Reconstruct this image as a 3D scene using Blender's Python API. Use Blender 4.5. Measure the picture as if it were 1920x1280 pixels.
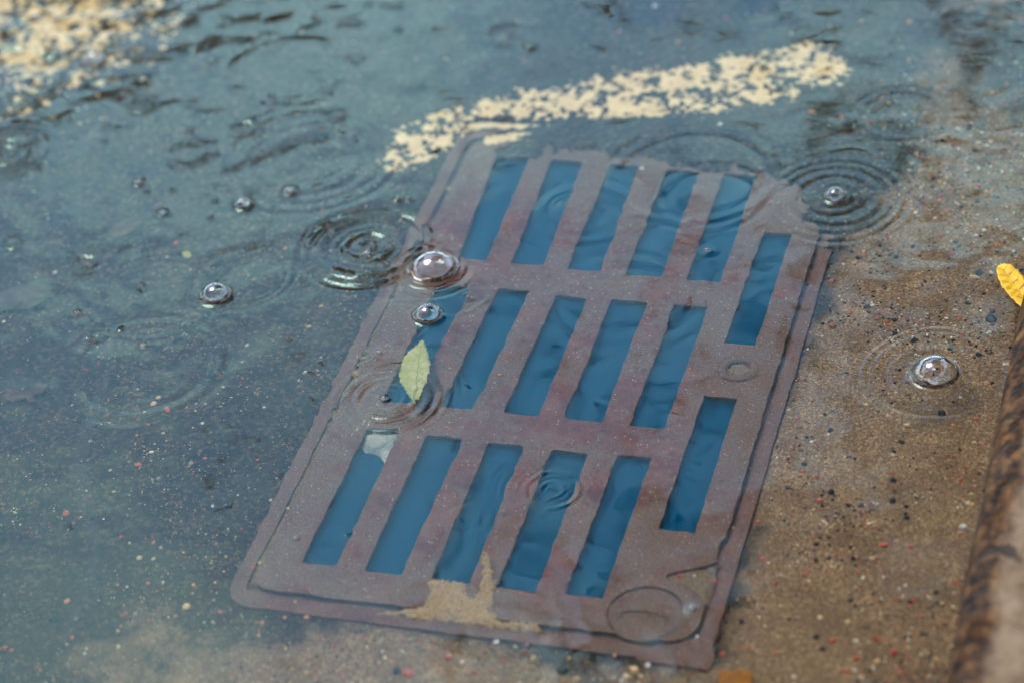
import bpy, bmesh, math, random
import numpy as np
from mathutils import Vector, Matrix
from mathutils.geometry import tessellate_polygon

random.seed(7); rng = np.random.default_rng(7)
scene = bpy.context.scene
COL = scene.collection
for o in list(bpy.data.objects): bpy.data.objects.remove(o)

# ------------------------------------------------------------------ camera
H = 0.036                       # water depth over the grate
CAM = np.array([0.63681, -1.78408, 1.23931])
RM = np.array([[0.9584991, -0.0913457, 0.2700655],
               [0.2678766, 0.6127804, -0.7434664],
               [-0.0975784, 0.7849561, 0.6118189]])
FPX = 4837.0
cd = bpy.data.cameras.new('camera'); cam = bpy.data.objects.new('camera', cd); COL.objects.link(cam)
m4 = Matrix([list(RM[i]) + [CAM[i]] for i in range(3)] + [[0, 0, 0, 1]])
cam.matrix_world = m4
cd.sensor_width = 36.0; cd.lens = FPX / 1920 * 36.0
cd.clip_start = 0.05; cd.clip_end = 500
cd.dof.use_dof = True; cd.dof.focus_distance = 1.985; cd.dof.aperture_fstop = 3.2
scene.camera = cam

# ------------------------------------------------------------------ light
SUN_EL, SUN_AZ = math.radians(60), math.radians(-65)    # azimuth clockwise from +Y
w = bpy.data.worlds.new('World'); scene.world = w; w.use_nodes = True
wn = w.node_tree; wn.nodes.clear()
sky = wn.nodes.new('ShaderNodeTexSky'); sky.sky_type = 'NISHITA'; sky.sun_disc = False
sky.sun_elevation = SUN_EL; sky.sun_rotation = SUN_AZ
sky.air_density = 1.0; sky.dust_density = 1.0; sky.ozone_density = 4.0
bg = wn.nodes.new('ShaderNodeBackground'); bg.inputs['Strength'].default_value = 0.15
wo = wn.nodes.new('ShaderNodeOutputWorld')
# broken cloud over the whole sky dome
tc = wn.nodes.new('ShaderNodeTexCoord'); cn = wn.nodes.new('ShaderNodeTexNoise')
cn.inputs['Scale'].default_value = 5.0; cn.inputs['Detail'].default_value = 6.0; cn.inputs['Roughness'].default_value = 0.58
wn.links.new(tc.outputs['Generated'], cn.inputs['Vector'])
cm = wn.nodes.new('ShaderNodeMapRange'); cm.interpolation_type = 'SMOOTHSTEP'
wn.links.new(cn.outputs['Fac'], cm.inputs[0]); cm.inputs[1].default_value = 0.42; cm.inputs[2].default_value = 0.64
cx_ = wn.nodes.new('ShaderNodeMix'); cx_.data_type = 'RGBA'; cx_.inputs[7].default_value = (4.7, 5.6, 6.9, 1)
wn.links.new(cm.outputs[0], cx_.inputs[0]); wn.links.new(sky.outputs[0], cx_.inputs[6])
wn.links.new(cx_.outputs[2], bg.inputs[0]); wn.links.new(bg.outputs[0], wo.inputs[0])
sl = bpy.data.lights.new('sun', 'SUN'); so = bpy.data.objects.new('sun', sl); COL.objects.link(so)
sl.energy = 0.8; sl.angle = math.radians(25); sl.color = (1.0, 0.88, 0.78)
sd = Vector((math.sin(SUN_AZ) * math.cos(SUN_EL), math.cos(SUN_AZ) * math.cos(SUN_EL), math.sin(SUN_EL)))
so.rotation_euler = sd.to_track_quat('Z', 'Y').to_euler()
scene.view_settings.view_transform = 'Standard'; scene.view_settings.look = 'None'
scene.view_settings.gamma = 1.0; scene.view_settings.exposure = 2.82
scene.render.engine = 'CYCLES'
cy = scene.cycles
cy.use_denoising = True; cy.use_adaptive_sampling = False
try: cy.denoiser = 'OPENIMAGEDENOISE'
except Exception: pass
cy.denoising_input_passes = 'RGB_ALBEDO_NORMAL'
cy.max_bounces = 10; cy.transmission_bounces = 8; cy.transparent_max_bounces = 16; cy.diffuse_bounces = 3; cy.volume_bounces = 1
cy.sample_clamp_indirect = 12.0
cy.caustics_refractive = True; cy.caustics_reflective = True; cy.blur_glossy = 0.3

# ------------------------------------------------------------------ helpers
def P(px, py, z=0.0):
    """photo pixel -> point at height z; below z=0 the ray is bent by the flat water surface"""
    d = RM @ np.array([(px - 960) / FPX, -(py - 640) / FPX, -1.0]); d /= np.linalg.norm(d)
    if z >= 0: return CAM + d * (z - CAM[2]) / d[2]
    s = CAM - d * CAM[2] / d[2]
    n = 1 / 1.333; ci = -d[2]; k = math.sqrt(1 - n * n * (1 - ci * ci))
    r = n * d + (n * ci - k) * np.array([0, 0, 1.0])
    return s + r * (z - s[2]) / r[2]
def mpp(px, py):
    return float(np.linalg.norm(P(px, py, 0) - CAM)) / FPX

def hash2(ix, iy, seed):
    n = (ix.astype(np.int64) * 374761393 + iy.astype(np.int64) * 668265263 + seed * 974634777) & 0xffffffff
    n = ((n ^ (n >> 13)) * 1274126177) & 0xffffffff
    return ((n ^ (n >> 16)) & 0xffff) / 65535.0
def vnoise(x, y, seed=0):
    ix = np.floor(x); iy = np.floor(y); fx = x - ix; fy = y - iy
    ux = fx * fx * fx * (fx * (fx * 6 - 15) + 10); uy = fy * fy * fy * (fy * (fy * 6 - 15) + 10)
    a = hash2(ix, iy, seed); b = hash2(ix + 1, iy, seed); c = hash2(ix, iy + 1, seed); d = hash2(ix + 1, iy + 1, seed)
    return (a + (b - a) * ux + (c - a) * uy + (a - b - c + d) * ux * uy) * 2 - 1
def fbm(x, y, seed=0, oct=4):
    s = 0; a = 1; t = 0
    for o in range(oct):
        s = s + a * vnoise(x * 2 ** o + 17.3 * o, y * 2 ** o - 9.1 * o, seed + o); t += a; a *= 0.5
    return s / t

def link(o, parent=None):
    COL.objects.link(o)
    if parent is not None: o.parent = parent
    return o
def mesh_obj(name, verts, faces, mat, parent=None, smooth=False, loc=None):
    me = bpy.data.meshes.new(name); me.from_pydata([tuple(v) for v in verts], [], [tuple(f) for f in faces]); me.update()
    if mat: me.materials.append(mat)
    if smooth: me.polygons.foreach_set('use_smooth', [True] * len(me.polygons))
    o = bpy.data.objects.new(name, me); link(o, parent)
    if loc is not None: o.location = loc
    return o
def bm_obj(name, bm, mat, parent=None, smooth=False):
    me = bpy.data.meshes.new(name); bm.to_mesh(me); bm.free()
    if mat: me.materials.append(mat)
    if smooth: me.polygons.foreach_set('use_smooth', [True] * len(me.polygons))
    return link(bpy.data.objects.new(name, me), parent)
def grid_mesh(name, xs, ys, Z, mat, keep=None):
    """tensor grid xs (n) ys (m), Z (m,n)"""
    n, m = len(xs), len(ys)
    X, Y = np.meshgrid(xs, ys)
    co = np.stack([X, Y, Z], -1).reshape(-1, 3).astype(np.float32)
    i = np.arange(m - 1)[:, None] * n + np.arange(n - 1)[None, :]
    q = np.stack([i, i + 1, i + n + 1, i + n], -1).reshape(-1, 4)
    if keep is not None: q = q[keep.reshape(-1)]
    me = bpy.data.meshes.new(name)
    me.vertices.add(len(co)); me.vertices.foreach_set('co', co.ravel())
    me.loops.add(q.size); me.loops.foreach_set('vertex_index', q.ravel().astype(np.int32))
    me.polygons.add(len(q)); me.polygons.foreach_set('loop_start', (np.arange(len(q)) * 4).astype(np.int32))
    me.polygons.foreach_set('use_smooth', np.ones(len(q), bool))
    me.update(calc_edges=True); me.validate()
    me.materials.append(mat)
    return link(bpy.data.objects.new(name, me))
def empty(name, loc=(0, 0, 0)):
    o = bpy.data.objects.new(name, None); o.empty_display_size = 0.02; o.location = loc; return link(o)
def tag(o, label=None, cat=None, group=None, kind=None):
    if label: o['label'] = label
    if cat: o['category'] = cat
    if group: o['group'] = group
    if kind: o['kind'] = kind
    return o

# ------------------------------------------------------------------ materials
class NT:
    def __init__(s, name):
        s.m = bpy.data.materials.new(name); s.m.use_nodes = True
        s.t = s.m.node_tree; s.t.nodes.clear()
        s.out = s.t.nodes.new('ShaderNodeOutputMaterial')
    def n(s, typ, **kw):
        nd = s.t.nodes.new('ShaderNode' + typ)
        for k, v in kw.items():
            if k in nd.inputs.keys() if isinstance(k, str) else False: nd.inputs[k].default_value = v
            else: setattr(nd, k, v)
        return nd
    def l(s, a, b): s.t.links.new(a, b)
    def coord(s):
        return s.n('NewGeometry').outputs['Position']
    def noise(s, scale, detail=4, rough=0.55, vec=None, dist=0.0):
        nd = s.n('TexNoise'); nd.inputs['Scale'].default_value = scale; nd.inputs['Detail'].default_value = detail
        nd.inputs['Roughness'].default_value = rough; nd.inputs['Distortion'].default_value = dist
        s.l(vec or s.co, nd.inputs['Vector']); return nd.outputs['Fac']
    def ramp(s, fac, stops, interp='LINEAR'):
        nd = s.n('ValToRGB'); cr = nd.color_ramp; cr.interpolation = interp
        while len(cr.elements) < len(stops): cr.elements.new(0.5)
        for e, (p, c) in zip(cr.elements, stops):
            e.position = p; e.color = (*c, 1) if len(c) == 3 else c
        s.l(fac, nd.inputs[0]); return nd.outputs[0]
    def mix(s, fac, a, b, mode='MIX'):
        nd = s.n('Mix'); nd.data_type = 'RGBA'; nd.blend_type = mode
        for sock, v in ((nd.inputs[0], fac), (nd.inputs[6], a), (nd.inputs[7], b)):
            if isinstance(v, (int, float)): sock.default_value = v
            elif isinstance(v, tuple): sock.default_value = (*v, 1)
            else: s.l(v, sock)
        return nd.outputs[2]
    def math(s, op, a, b=0.0, c=None, clamp=False):
        nd = s.n('Math'); nd.operation = op; nd.use_clamp = clamp
        for i, v in enumerate((a, b, c)):
            if v is None: continue
            if isinstance(v, (int, float)): nd.inputs[i].default_value = v
            else: s.l(v, nd.inputs[i])
        return nd.outputs[0]
    def maprange(s, v, a, b, c=0.0, d=1.0, smooth=True):
        nd = s.n('MapRange'); nd.interpolation_type = 'SMOOTHSTEP' if smooth else 'LINEAR'
        s.l(v, nd.inputs[0])
        for i, x in enumerate((a, b, c, d)): nd.inputs[i + 1].default_value = x
        return nd.outputs[0]
    def bump(s, h, strength, dist):
        nd = s.n('Bump'); nd.inputs['Strength'].default_value = strength; nd.inputs['Distance'].default_value = dist
        s.l(h, nd.inputs['Height']); return nd.outputs[0]
    def bsdf(s, col, rough=0.8, normal=None, spec=0.3, k=1.0):
        b = s.n('BsdfPrincipled')
        if k != 1.0: col = s.mix(1.0, col, k if isinstance(k, tuple) else (k, k, k), 'MULTIPLY')
        if isinstance(col, tuple): b.inputs['Base Color'].default_value = (*col, 1)
        else: s.l(col, b.inputs['Base Color'])
        if isinstance(rough, (int, float)): b.inputs['Roughness'].default_value = rough
        else: s.l(rough, b.inputs['Roughness'])
        b.inputs['Specular IOR Level'].default_value = spec
        if normal is not None: s.l(normal, b.inputs['Normal'])
        s.l(b.outputs[0], s.out.inputs[0]); return b
def new(name):
    s = NT(name); s.co = s.coord(); return s

def speckle(s, scale, thr, seed):
    """small hard-edged grains: returns (mask, random)"""
    v = s.n('TexVoronoi'); v.inputs['Scale'].default_value = scale
    mp = s.n('Mapping'); mp.inputs['Location'].default_value = (seed * 3.1, seed * 1.7, 0); s.l(s.co, mp.inputs['Vector'])
    s.l(mp.outputs[0], v.inputs['Vector'])
    sp = s.n('SeparateColor'); s.l(v.outputs['Color'], sp.inputs[0])
    near = s.maprange(v.outputs['Distance'], 0.18, 0.34, 1, 0)
    pick = s.math('GREATER_THAN', sp.outputs[0], thr)
    return s.math('MULTIPLY', near, pick), sp.outputs[1]

def grains(s, scale, stops, loc=0.0):
    v = s.n('TexVoronoi'); v.inputs['Scale'].default_value = scale; s.l(s.co, v.inputs['Vector'])
    sp = s.n('SeparateColor'); s.l(v.outputs['Color'], sp.inputs[0])
    return s.ramp(sp.outputs[0], stops)
def sand_cols(s):
    base = s.ramp(s.noise(420, 5, 0.75), [(0.28, (0.045, 0.038, 0.030)), (0.5, (0.115, 0.094, 0.066)), (0.72, (0.22, 0.178, 0.125))])
    g = grains(s, 760, [(0.0, (0.018, 0.016, 0.014)), (0.25, (0.06, 0.048, 0.034)), (0.6, (0.12, 0.098, 0.068)), (0.85, (0.20, 0.16, 0.11)), (1.0, (0.36, 0.30, 0.21))])
    return s.mix(1.0, s.mix(0.5, base, g), (1.12, 1.14, 1.12), 'MULTIPLY')

def mat_road():
    s = new('wet_asphalt_with_sand')
    sep = s.n('SeparateXYZ'); s.l(s.co, sep.inputs[0])
    x, y = sep.outputs[0], sep.outputs[1]
    big = s.noise(7, 5, 0.6); mid = s.noise(26, 5, 0.65); fine = s.noise(300, 4, 0.7)
    # silt cover: thick between the drain and the kerb and in front of the frame, thin out on the carriageway
    east = s.maprange(x, 0.26, 0.38)
    south = s.maprange(y, -0.545, -0.66)
    west = s.maprange(x, -0.30, 0.12, 0.08, 1.0)
    cov = s.math('MAXIMUM', east, s.math('MULTIPLY', south, west))
    north = s.maprange(y, -0.22, 0.2, 0.0, 0.62)
    cov = s.math('SUBTRACT', cov, north)
    cov = s.math('ADD', cov, s.math('MULTIPLY', s.math('SUBTRACT', big, 0.5), 2.0))
    cov = s.math('ADD', cov, s.math('MULTIPLY', s.math('SUBTRACT', mid, 0.5), 0.9))
    cov = s.maprange(cov, 0.26, 0.62)
    asp = s.ramp(s.noise(170, 6, 0.8), [(0.3, (0.008, 0.010, 0.010)), (0.52, (0.028, 0.034, 0.034)), (0.8, (0.085, 0.085, 0.075))])
    asp = s.mix(s.maprange(s.noise(12, 4), 0.45, 0.7, 0, 0.55), asp, (0.072, 0.056, 0.038))
    asp = s.mix(s.maprange(s.noise(9, 6, 0.7, dist=1.2), 0.52, 0.62, 0, 0.75), asp, (0.010, 0.013, 0.014))
    ga = grains(s, 330, [(0.0, (0.005, 0.007, 0.008)), (0.4, (0.02, 0.024, 0.024)), (0.75, (0.05, 0.05, 0.044)), (1.0, (0.15, 0.12, 0.08))])
    asp = s.mix(1.0, s.mix(0.5, asp, ga), (0.55, 0.52, 0.47), 'MULTIPLY')
    sand = sand_cols(s)
    sand = s.mix(s.maprange(mid, 0.35, 0.7, 0, 0.55), sand, (0.058, 0.045, 0.035))
    col = s.mix(cov, asp, sand)
    for sc, thr, sd_, c in ((260, 0.80, 1, (0.012, 0.014, 0.018)), (230, 0.90, 2, (0.20, 0.055, 0.035)),
                            (340, 0.87, 3, (0.34, 0.26, 0.13)), (520, 0.80, 4, (0.26, 0.20, 0.12)), (150, 0.93, 5, (0.014, 0.018, 0.024))):
        m, r = speckle(s, sc, thr, sd_)
        m = s.math('MULTIPLY', m, s.maprange(s.noise(16, 5, 0.7), 0.44, 0.62, 0.04, 1.0))
        cc = s.mix(r, c, tuple(v * 0.45 for v in c))
        col = s.mix(m, col, cc)
    nrm = s.bump(s.math('ADD', s.noise(210, 5, 0.7), s.math('MULTIPLY', s.noise(700, 2), 0.4)), 0.55, 0.0025)
    s.bsdf(col, 0.7, nrm, 0.2, (2.15, 1.72, 1.26)); return s.m

def mat_iron(name='rusted_cast_iron', dusty=1.0):
    s = new(name)
    rust = s.ramp(s.noise(38, 6, 0.65), [(0.3, (0.060, 0.030, 0.026)), (0.5, (0.098, 0.046, 0.036)), (0.72, (0.15, 0.068, 0.042))])
    rust = s.mix(s.maprange(s.noise(420, 4, 0.7), 0.35, 0.75, 0, 0.55), rust, (0.045, 0.026, 0.026))
    silt = s.ramp(s.noise(500, 4, 0.75), [(0.3, (0.05, 0.045, 0.036)), (0.55, (0.105, 0.095, 0.072)), (0.75, (0.17, 0.15, 0.11))])
    cov = s.math('ADD', s.math('MULTIPLY', s.noise(15, 5, 0.6), 0.8), s.math('MULTIPLY', s.noise(140, 4, 0.7), 0.45))
    sep = s.n('SeparateXYZ'); s.l(s.co, sep.inputs[0])
    e = s.maprange(sep.outputs[0], 0.20, 0.30, 0, 0.10)
    cov = s.math('ADD', cov, e)
    cov = s.math('ADD', cov, s.maprange(sep.outputs[1], -0.12, 0.03, 0, 0.30))
    cov = s.math('ADD', cov, s.maprange(sep.outputs[0], 0.0, -0.045, 0, 0.10))
    col = s.mix(s.math('MULTIPLY', s.maprange(cov, 0.50, 0.74), 0.9 * dusty), rust, silt)
    m, r = speckle(s, 420, 0.9, 6); col = s.mix(s.math('MULTIPLY', m, 0.8 * dusty), col, (0.28, 0.25, 0.18))
    nrm = s.bump(s.math('ADD', s.noise(120, 5, 0.7), s.math('MULTIPLY', s.noise(520, 3), 0.5)), 0.5, 0.0018)
    s.bsdf(col, 0.75, nrm, 0.2, (1.85, 1.42, 1.28)); return s.m

def mat_silt(name='pale_silt', k=(3.0, 2.5, 1.8)):
    s = new(name)
    col = s.ramp(s.noise(600, 5, 0.8), [(0.3, (0.05, 0.04, 0.026)), (0.5, (0.15, 0.118, 0.072)), (0.7, (0.28, 0.22, 0.135))])
    m, r = speckle(s, 500, 0.86, 8); col = s.mix(m, col, (0.03, 0.028, 0.026))
    m, r = speckle(s, 420, 0.93, 9); col = s.mix(m, col, (0.24, 0.08, 0.05))
    nrm = s.bump(s.noise(800, 4, 0.7), 0.7, 0.002)
    s.bsdf(col, 0.85, nrm, 0.15, k); return s.m

def mat_paint():
    s = new('worn_road_paint')
    col = s.ramp(s.noise(55, 5, 0.7), [(0.3, (0.36, 0.30, 0.19)), (0.55, (0.52, 0.46, 0.32)), (0.8, (0.62, 0.57, 0.43))])
    col = s.mix(s.maprange(s.noise(300, 3), 0.5, 0.75, 0, 0.45), col, (0.22, 0.17, 0.10))
    s.bsdf(col, 0.6, s.bump(s.noise(260, 3), 0.4, 0.002), 0.2, (1.85, 1.52, 0.98)); return s.m

def mat_kerb():
    s = new('concrete_kerb')
    sep = s.n('SeparateXYZ'); s.l(s.co, sep.inputs[0])
    base = s.ramp(s.noise(60, 6, 0.7), [(0.3, (0.10, 0.085, 0.065)), (0.55, (0.20, 0.17, 0.135)), (0.8, (0.28, 0.245, 0.20))])
    base = s.mix(s.maprange(s.noise(28, 4), 0.55, 0.72, 0, 0.6), base, (0.12, 0.075, 0.04))
    # algae and rust-coloured grime along the arris facing the water
    xx = s.math('ADD', sep.outputs[0], s.math('MULTIPLY', s.math('SUBTRACT', s.noise(24, 5, 0.65), 0.5), 0.035))
    edge = s.maprange(xx, 0.497, 0.511, 1, 0)
    grime = s.ramp(s.noise(75, 5, 0.7), [(0.40, (0.006, 0.004, 0.003)), (0.52, (0.06, 0.032, 0.013)), (0.68, (0.19, 0.12, 0.055))])
    col = s.mix(edge, base, grime)
    pit = s.maprange(s.noise(42, 2, 0.4), 0.62, 0.69); col = s.mix(s.math('MULTIPLY', pit, 0.85), col, (0.018, 0.017, 0.016))
    nrm = s.bump(s.math('SUBTRACT', s.noise(130, 5, 0.7), s.math('MULTIPLY', pit, 1.5)), 0.6, 0.004)
    s.bsdf(col, s.maprange(s.noise(40, 3), 0.3, 0.7, 0.6, 0.9), nrm, 0.08, (0.52, 0.42, 0.31)); return s.m

def mat_simple(name, c1, c2, scale=300, rough=0.7, spec=0.25, bumpd=0.001, k=1.0):
    s = new(name)
    col = s.mix(s.maprange(s.noise(scale, 4, 0.65), 0.3, 0.7), c1, c2)
    s.bsdf(col, rough, s.bump(s.noise(scale * 2, 3), 0.3, bumpd), spec, k); return s.m

def mat_leaf(name, c1, c2, spots, trans=0.35):
    s = new(name)
    oc = s.n('TexCoord').outputs['Object']
    n1 = s.n('TexNoise'); n1.inputs['Scale'].default_value = 120; n1.inputs['Detail'].default_value = 4; s.l(oc, n1.inputs['Vector'])
    col = s.mix(s.maprange(n1.outputs['Fac'], 0.35, 0.7), c1, c2)
    n2 = s.n('TexNoise'); n2.inputs['Scale'].default_value = 210; n2.inputs['Detail'].default_value = 3; s.l(oc, n2.inputs['Vector'])
    col = s.mix(s.math('MULTIPLY', s.maprange(n2.outputs['Fac'], 0.60, 0.72), 0.7), col, spots)
    b = s.bsdf(col, 0.5, s.bump(n1.outputs['Fac'], 0.3, 0.001), 0.3)
    t = s.n('BsdfTranslucent'); s.l(col, t.inputs[0])
    mx = s.n('MixShader'); mx.inputs[0].default_value = trans
    s.l(b.outputs[0], mx.inputs[1]); s.l(t.outputs[0], mx.inputs[2]); s.l(mx.outputs[0], s.out.inputs[0])
    return s.m

def mat_water():
    s = NT('rain_water')
    fr = s.n('Fresnel'); fr.inputs[0].default_value = 1.333
    rf = s.n('BsdfRefraction'); rf.inputs['IOR'].default_value = 1.333; rf.inputs['Roughness'].default_value = 0.0
    rf.inputs['Color'].default_value = (0.67, 0.67, 0.67, 1)
    gl = s.n('BsdfGlossy'); gl.inputs['Roughness'].default_value = 0.0; gl.inputs[0].default_value = (0.48, 0.75, 0.68, 1)
    mx = s.n('MixShader'); s.l(fr.outputs[0], mx.inputs[0]); s.l(rf.outputs[0], mx.inputs[1]); s.l(gl.outputs[0], mx.inputs[2])
    s.l(mx.outputs[0], s.out.inputs[0]); return s.m
def mat_film():
    s = NT('bubble_film')
    fr = s.n('Fresnel'); fr.inputs[0].default_value = 1.33
    k = s.math('MULTIPLY', fr.outputs[0], 1.9, clamp=True)
    gl = s.n('BsdfGlossy'); gl.inputs['Roughness'].default_value = 0.0; gl.inputs[0].default_value = (0.95, 0.97, 1, 1)
    tr = s.n('BsdfTransparent')
    mx = s.n('MixShader'); s.l(k, mx.inputs[0]); s.l(tr.outputs[0], mx.inputs[1]); s.l(gl.outputs[0], mx.inputs[2])
    s.l(mx.outputs[0], s.out.inputs[0]); return s.m
def mat_dark_rim():  # dark surroundings mirrored at the bubble's edge, painted as a brown band
    s = new('painted_rim_reflection')
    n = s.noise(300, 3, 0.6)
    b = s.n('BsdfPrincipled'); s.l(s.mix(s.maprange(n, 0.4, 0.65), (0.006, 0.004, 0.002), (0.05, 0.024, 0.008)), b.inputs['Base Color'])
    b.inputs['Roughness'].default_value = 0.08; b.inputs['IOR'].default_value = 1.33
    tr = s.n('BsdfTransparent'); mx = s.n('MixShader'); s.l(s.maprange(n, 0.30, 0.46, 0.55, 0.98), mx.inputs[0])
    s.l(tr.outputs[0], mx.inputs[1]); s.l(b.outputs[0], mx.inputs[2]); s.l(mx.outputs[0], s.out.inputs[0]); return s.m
def mat_plastic():
    s = NT('clear_plastic_film')
    d = s.n('BsdfDiffuse'); d.inputs[0].default_value = (0.35, 0.42, 0.45, 1)
    tr = s.n('BsdfTransparent'); mx = s.n('MixShader'); mx.inputs[0].default_value = 0.022
    s.l(tr.outputs[0], mx.inputs[1]); s.l(d.outputs[0], mx.inputs[2]); s.l(mx.outputs[0], s.out.inputs[0]); return s.m

M = dict(road=mat_road(), iron=mat_iron(), frame=mat_iron('rusted_iron_frame', 0.75), silt=mat_silt(), grit=mat_silt('grey_grit', (1.5, 1.3, 1.05)), paint=mat_paint(), kerb=mat_kerb(),
         water=mat_water(), film=mat_film(), painted_rim=mat_dark_rim(), plastic=mat_plastic(),
         pit=mat_simple('black_mud', (0.010, 0.010, 0.010), (0.02, 0.018, 0.016), 40, 0.9, 0.05),
         pave=mat_simple('grey_paving', (0.12, 0.11, 0.10), (0.2, 0.19, 0.17), 40, 0.7),
         bark=mat_simple('bark', (0.03, 0.022, 0.015), (0.08, 0.06, 0.045), 20, 0.9, 0.1, 0.02),
         foliage=mat_simple('foliage', (0.030, 0.040, 0.010), (0.075, 0.070, 0.018), 3, 0.6, 0.2, 0.001))

# ------------------------------------------------------------------ the setting: road
FX0, FX1, FY0, FY1 = -0.047, 0.310, -0.577, 0.036        # outer edge of the drain frame
def bed_z(X, Y):
    z = -0.0374 + 0.0013 * fbm(X * 14, Y * 14, 3, 4) + 0.0007 * fbm(X * 70, Y * 70, 9, 3)
    z = z + 0.006 * np.clip((X - 0.34) / 0.14, 0, 1)
    z = z + 0.010 * np.clip((-X - 0.6) / 0.6, 0, 4) + 0.010 * np.clip((Y - 0.5) / 2.0, 0, 0.5)
    z = z + 0.02 * np.clip(-X - 2.2, 0, 12)
    dx = np.maximum(np.maximum(FX0 - X, X - FX1), 0); dy = np.maximum(np.maximum(FY0 - Y, Y - FY1), 0)
    d = np.hypot(dx, dy)
    return z - 0.004 * np.clip(1 - d / 0.0045, 0, 1) + 0.0006 * np.exp(-((d - 0.012) / 0.008) ** 2)
def axis(lo, hi, step, outer_lo, outer_hi):
    f = np.arange(lo, hi + step / 2, step)
    return np.concatenate([np.array(outer_lo), f, np.array(outer_hi)])
bx = axis(-0.78, 0.53, 0.005, [-60, -30, -15, -8, -5, -3.5, -2.6, -2, -1.5, -1.1, -0.9], [0.58])
by = axis(-0.86, 0.46, 0.005, [-60, -30, -12, -6, -3, -2, -1.4, -1.05], [0.6, 0.85, 1.2, 1.8, 3, 6, 12, 30, 60])
BX, BY = np.meshgrid(bx, by)
cxm = (bx[:-1] + bx[1:]) / 2; cym = (by[:-1] + by[1:]) / 2
CX, CY = np.meshgrid(cxm, cym)
ins = 0.006
keep = ~((CX > FX0 + ins) & (CX < FX1 - ins) & (CY > FY0 + ins) & (CY < FY1 - ins))
road = grid_mesh('road', bx, by, bed_z(BX, BY), M['road'], keep)
tag(road, 'flooded asphalt gutter covered with sand and grit', kind='structure')
def bedz(x, y): return float(bed_z(np.array([x]), np.array([y]))[0])
def Pbed(px, py):
    p = P(px, py, -0.037)
    return P(px, py, min(bedz(p[0], p[1]), -0.002))

# kerb and pavement
KX = 0.4765; KZ = 0.055
def kerbstone(y0, y1, n, parent):
    prof = [(KX, -0.2), (KX, -0.02), (KX, 0.01)]
    r = 0.026
    for k in range(7):
        a = math.pi - k * math.pi / 12
        prof.append((KX + r + r * math.cos(a), KZ - r + r * math.sin(a)))
    prof += [(KX + 0.05, KZ + .0005), (KX + 0.075, KZ + .0008), (KX + 0.10, KZ + .001), (KX + 0.15, KZ + .001), (KX + 0.15, -0.2)]
    ys = np.linspace(y0, y1, n + 1)
    V = []; F = []
    for j, y in enumerate(ys):
        for i, (x, z) in enumerate(prof):
            f = float(fbm(np.array([y * 30 + i * 1.3]), np.array([x * 40 + z * 40]), 21, 3)[0])
            k = 0 if i in (0, len(prof) - 1) else 1
            V.append((x + 0.0022 * f * k, y, z + 0.0020 * f * k))
    m = len(prof)
    for j in range(n):
        for i in range(m - 1):
            a = j * m + i; F.append((a, a + 1, a + m + 1, a + m))
    F.append(tuple(range(m))); F.append(tuple(range(n * m + m - 1, n * m - 1, -1)))
    return mesh_obj('kerbstone', V, F, M['kerb'], parent, smooth=True)
kerb = empty('kerb', (0, 0, 0)); tag(kerb, 'worn concrete kerb with brown grimy arris beside the flooded gutter', kind='structure')
for y0, y1, n in ((-3.94, -2.955, 40), (-2.95, -1.955, 40), (-1.95, -0.955, 60), (-0.95, 0.75, 240), (0.755, 1.75, 60), (1.755, 2.75, 40), (2.755, 3.75, 30)):
    kerbstone(y0, y1, n, kerb)
pave = mesh_obj('pavement', [(KX + 0.152, -60, KZ - 0.004), (60, -60, KZ - 0.004), (60, 60, KZ - 0.004), (KX + 0.152, 60, KZ - 0.004)], [(0, 1, 2, 3)], M['pave'])
tag(pave, 'grey pavement behind the kerb', kind='structure')

# ------------------------------------------------------------------ drain pit
def open_box(name, x0, x1, y0, y1, z0, z1, mat):
    V = [(x0, y0, z0), (x1, y0, z0), (x1, y1, z0), (x0, y1, z0), (x0, y0, z1), (x1, y0, z1), (x1, y1, z1), (x0, y1, z1)]
    return mesh_obj(name, V, [(0, 1, 2, 3), (0, 4, 5, 1), (1, 5, 6, 2), (2, 6, 7, 3), (3, 7, 4, 0)], mat)
pit = open_box('drain_pit', FX0 + 0.002, FX1 - 0.002, FY0 + 0.002, FY1 - 0.002, -0.75, -0.062, M['pit'])
tag(pit, 'dark water-filled shaft below the grate', kind='structure')

mv = NT('turbid_water'); pv = mv.n('VolumePrincipled')
pv.inputs['Color'].default_value = (0.02, 0.50, 0.94, 1); pv.inputs['Density'].default_value = 185.0
mv.l(pv.outputs[0], mv.out.inputs['Volume'])
e_ = 0.033
V = [(x, y, z) for z in (-0.74, -0.0425) for x, y in ((FX0 + e_, FY0 + e_), (FX1 - 0.029, FY0 + e_), (FX1 - 0.029, FY1 - e_), (FX0 + e_, FY1 - e_))]
tw = mesh_obj('murky_water', V, [(3, 2, 1, 0), (4, 5, 6, 7), (0, 1, 5, 4), (1, 2, 6, 5), (2, 3, 7, 6), (3, 0, 4, 7)], mv.m)
tag(tw, 'turbid blue water standing in the drain shaft', kind='stuff')

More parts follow.
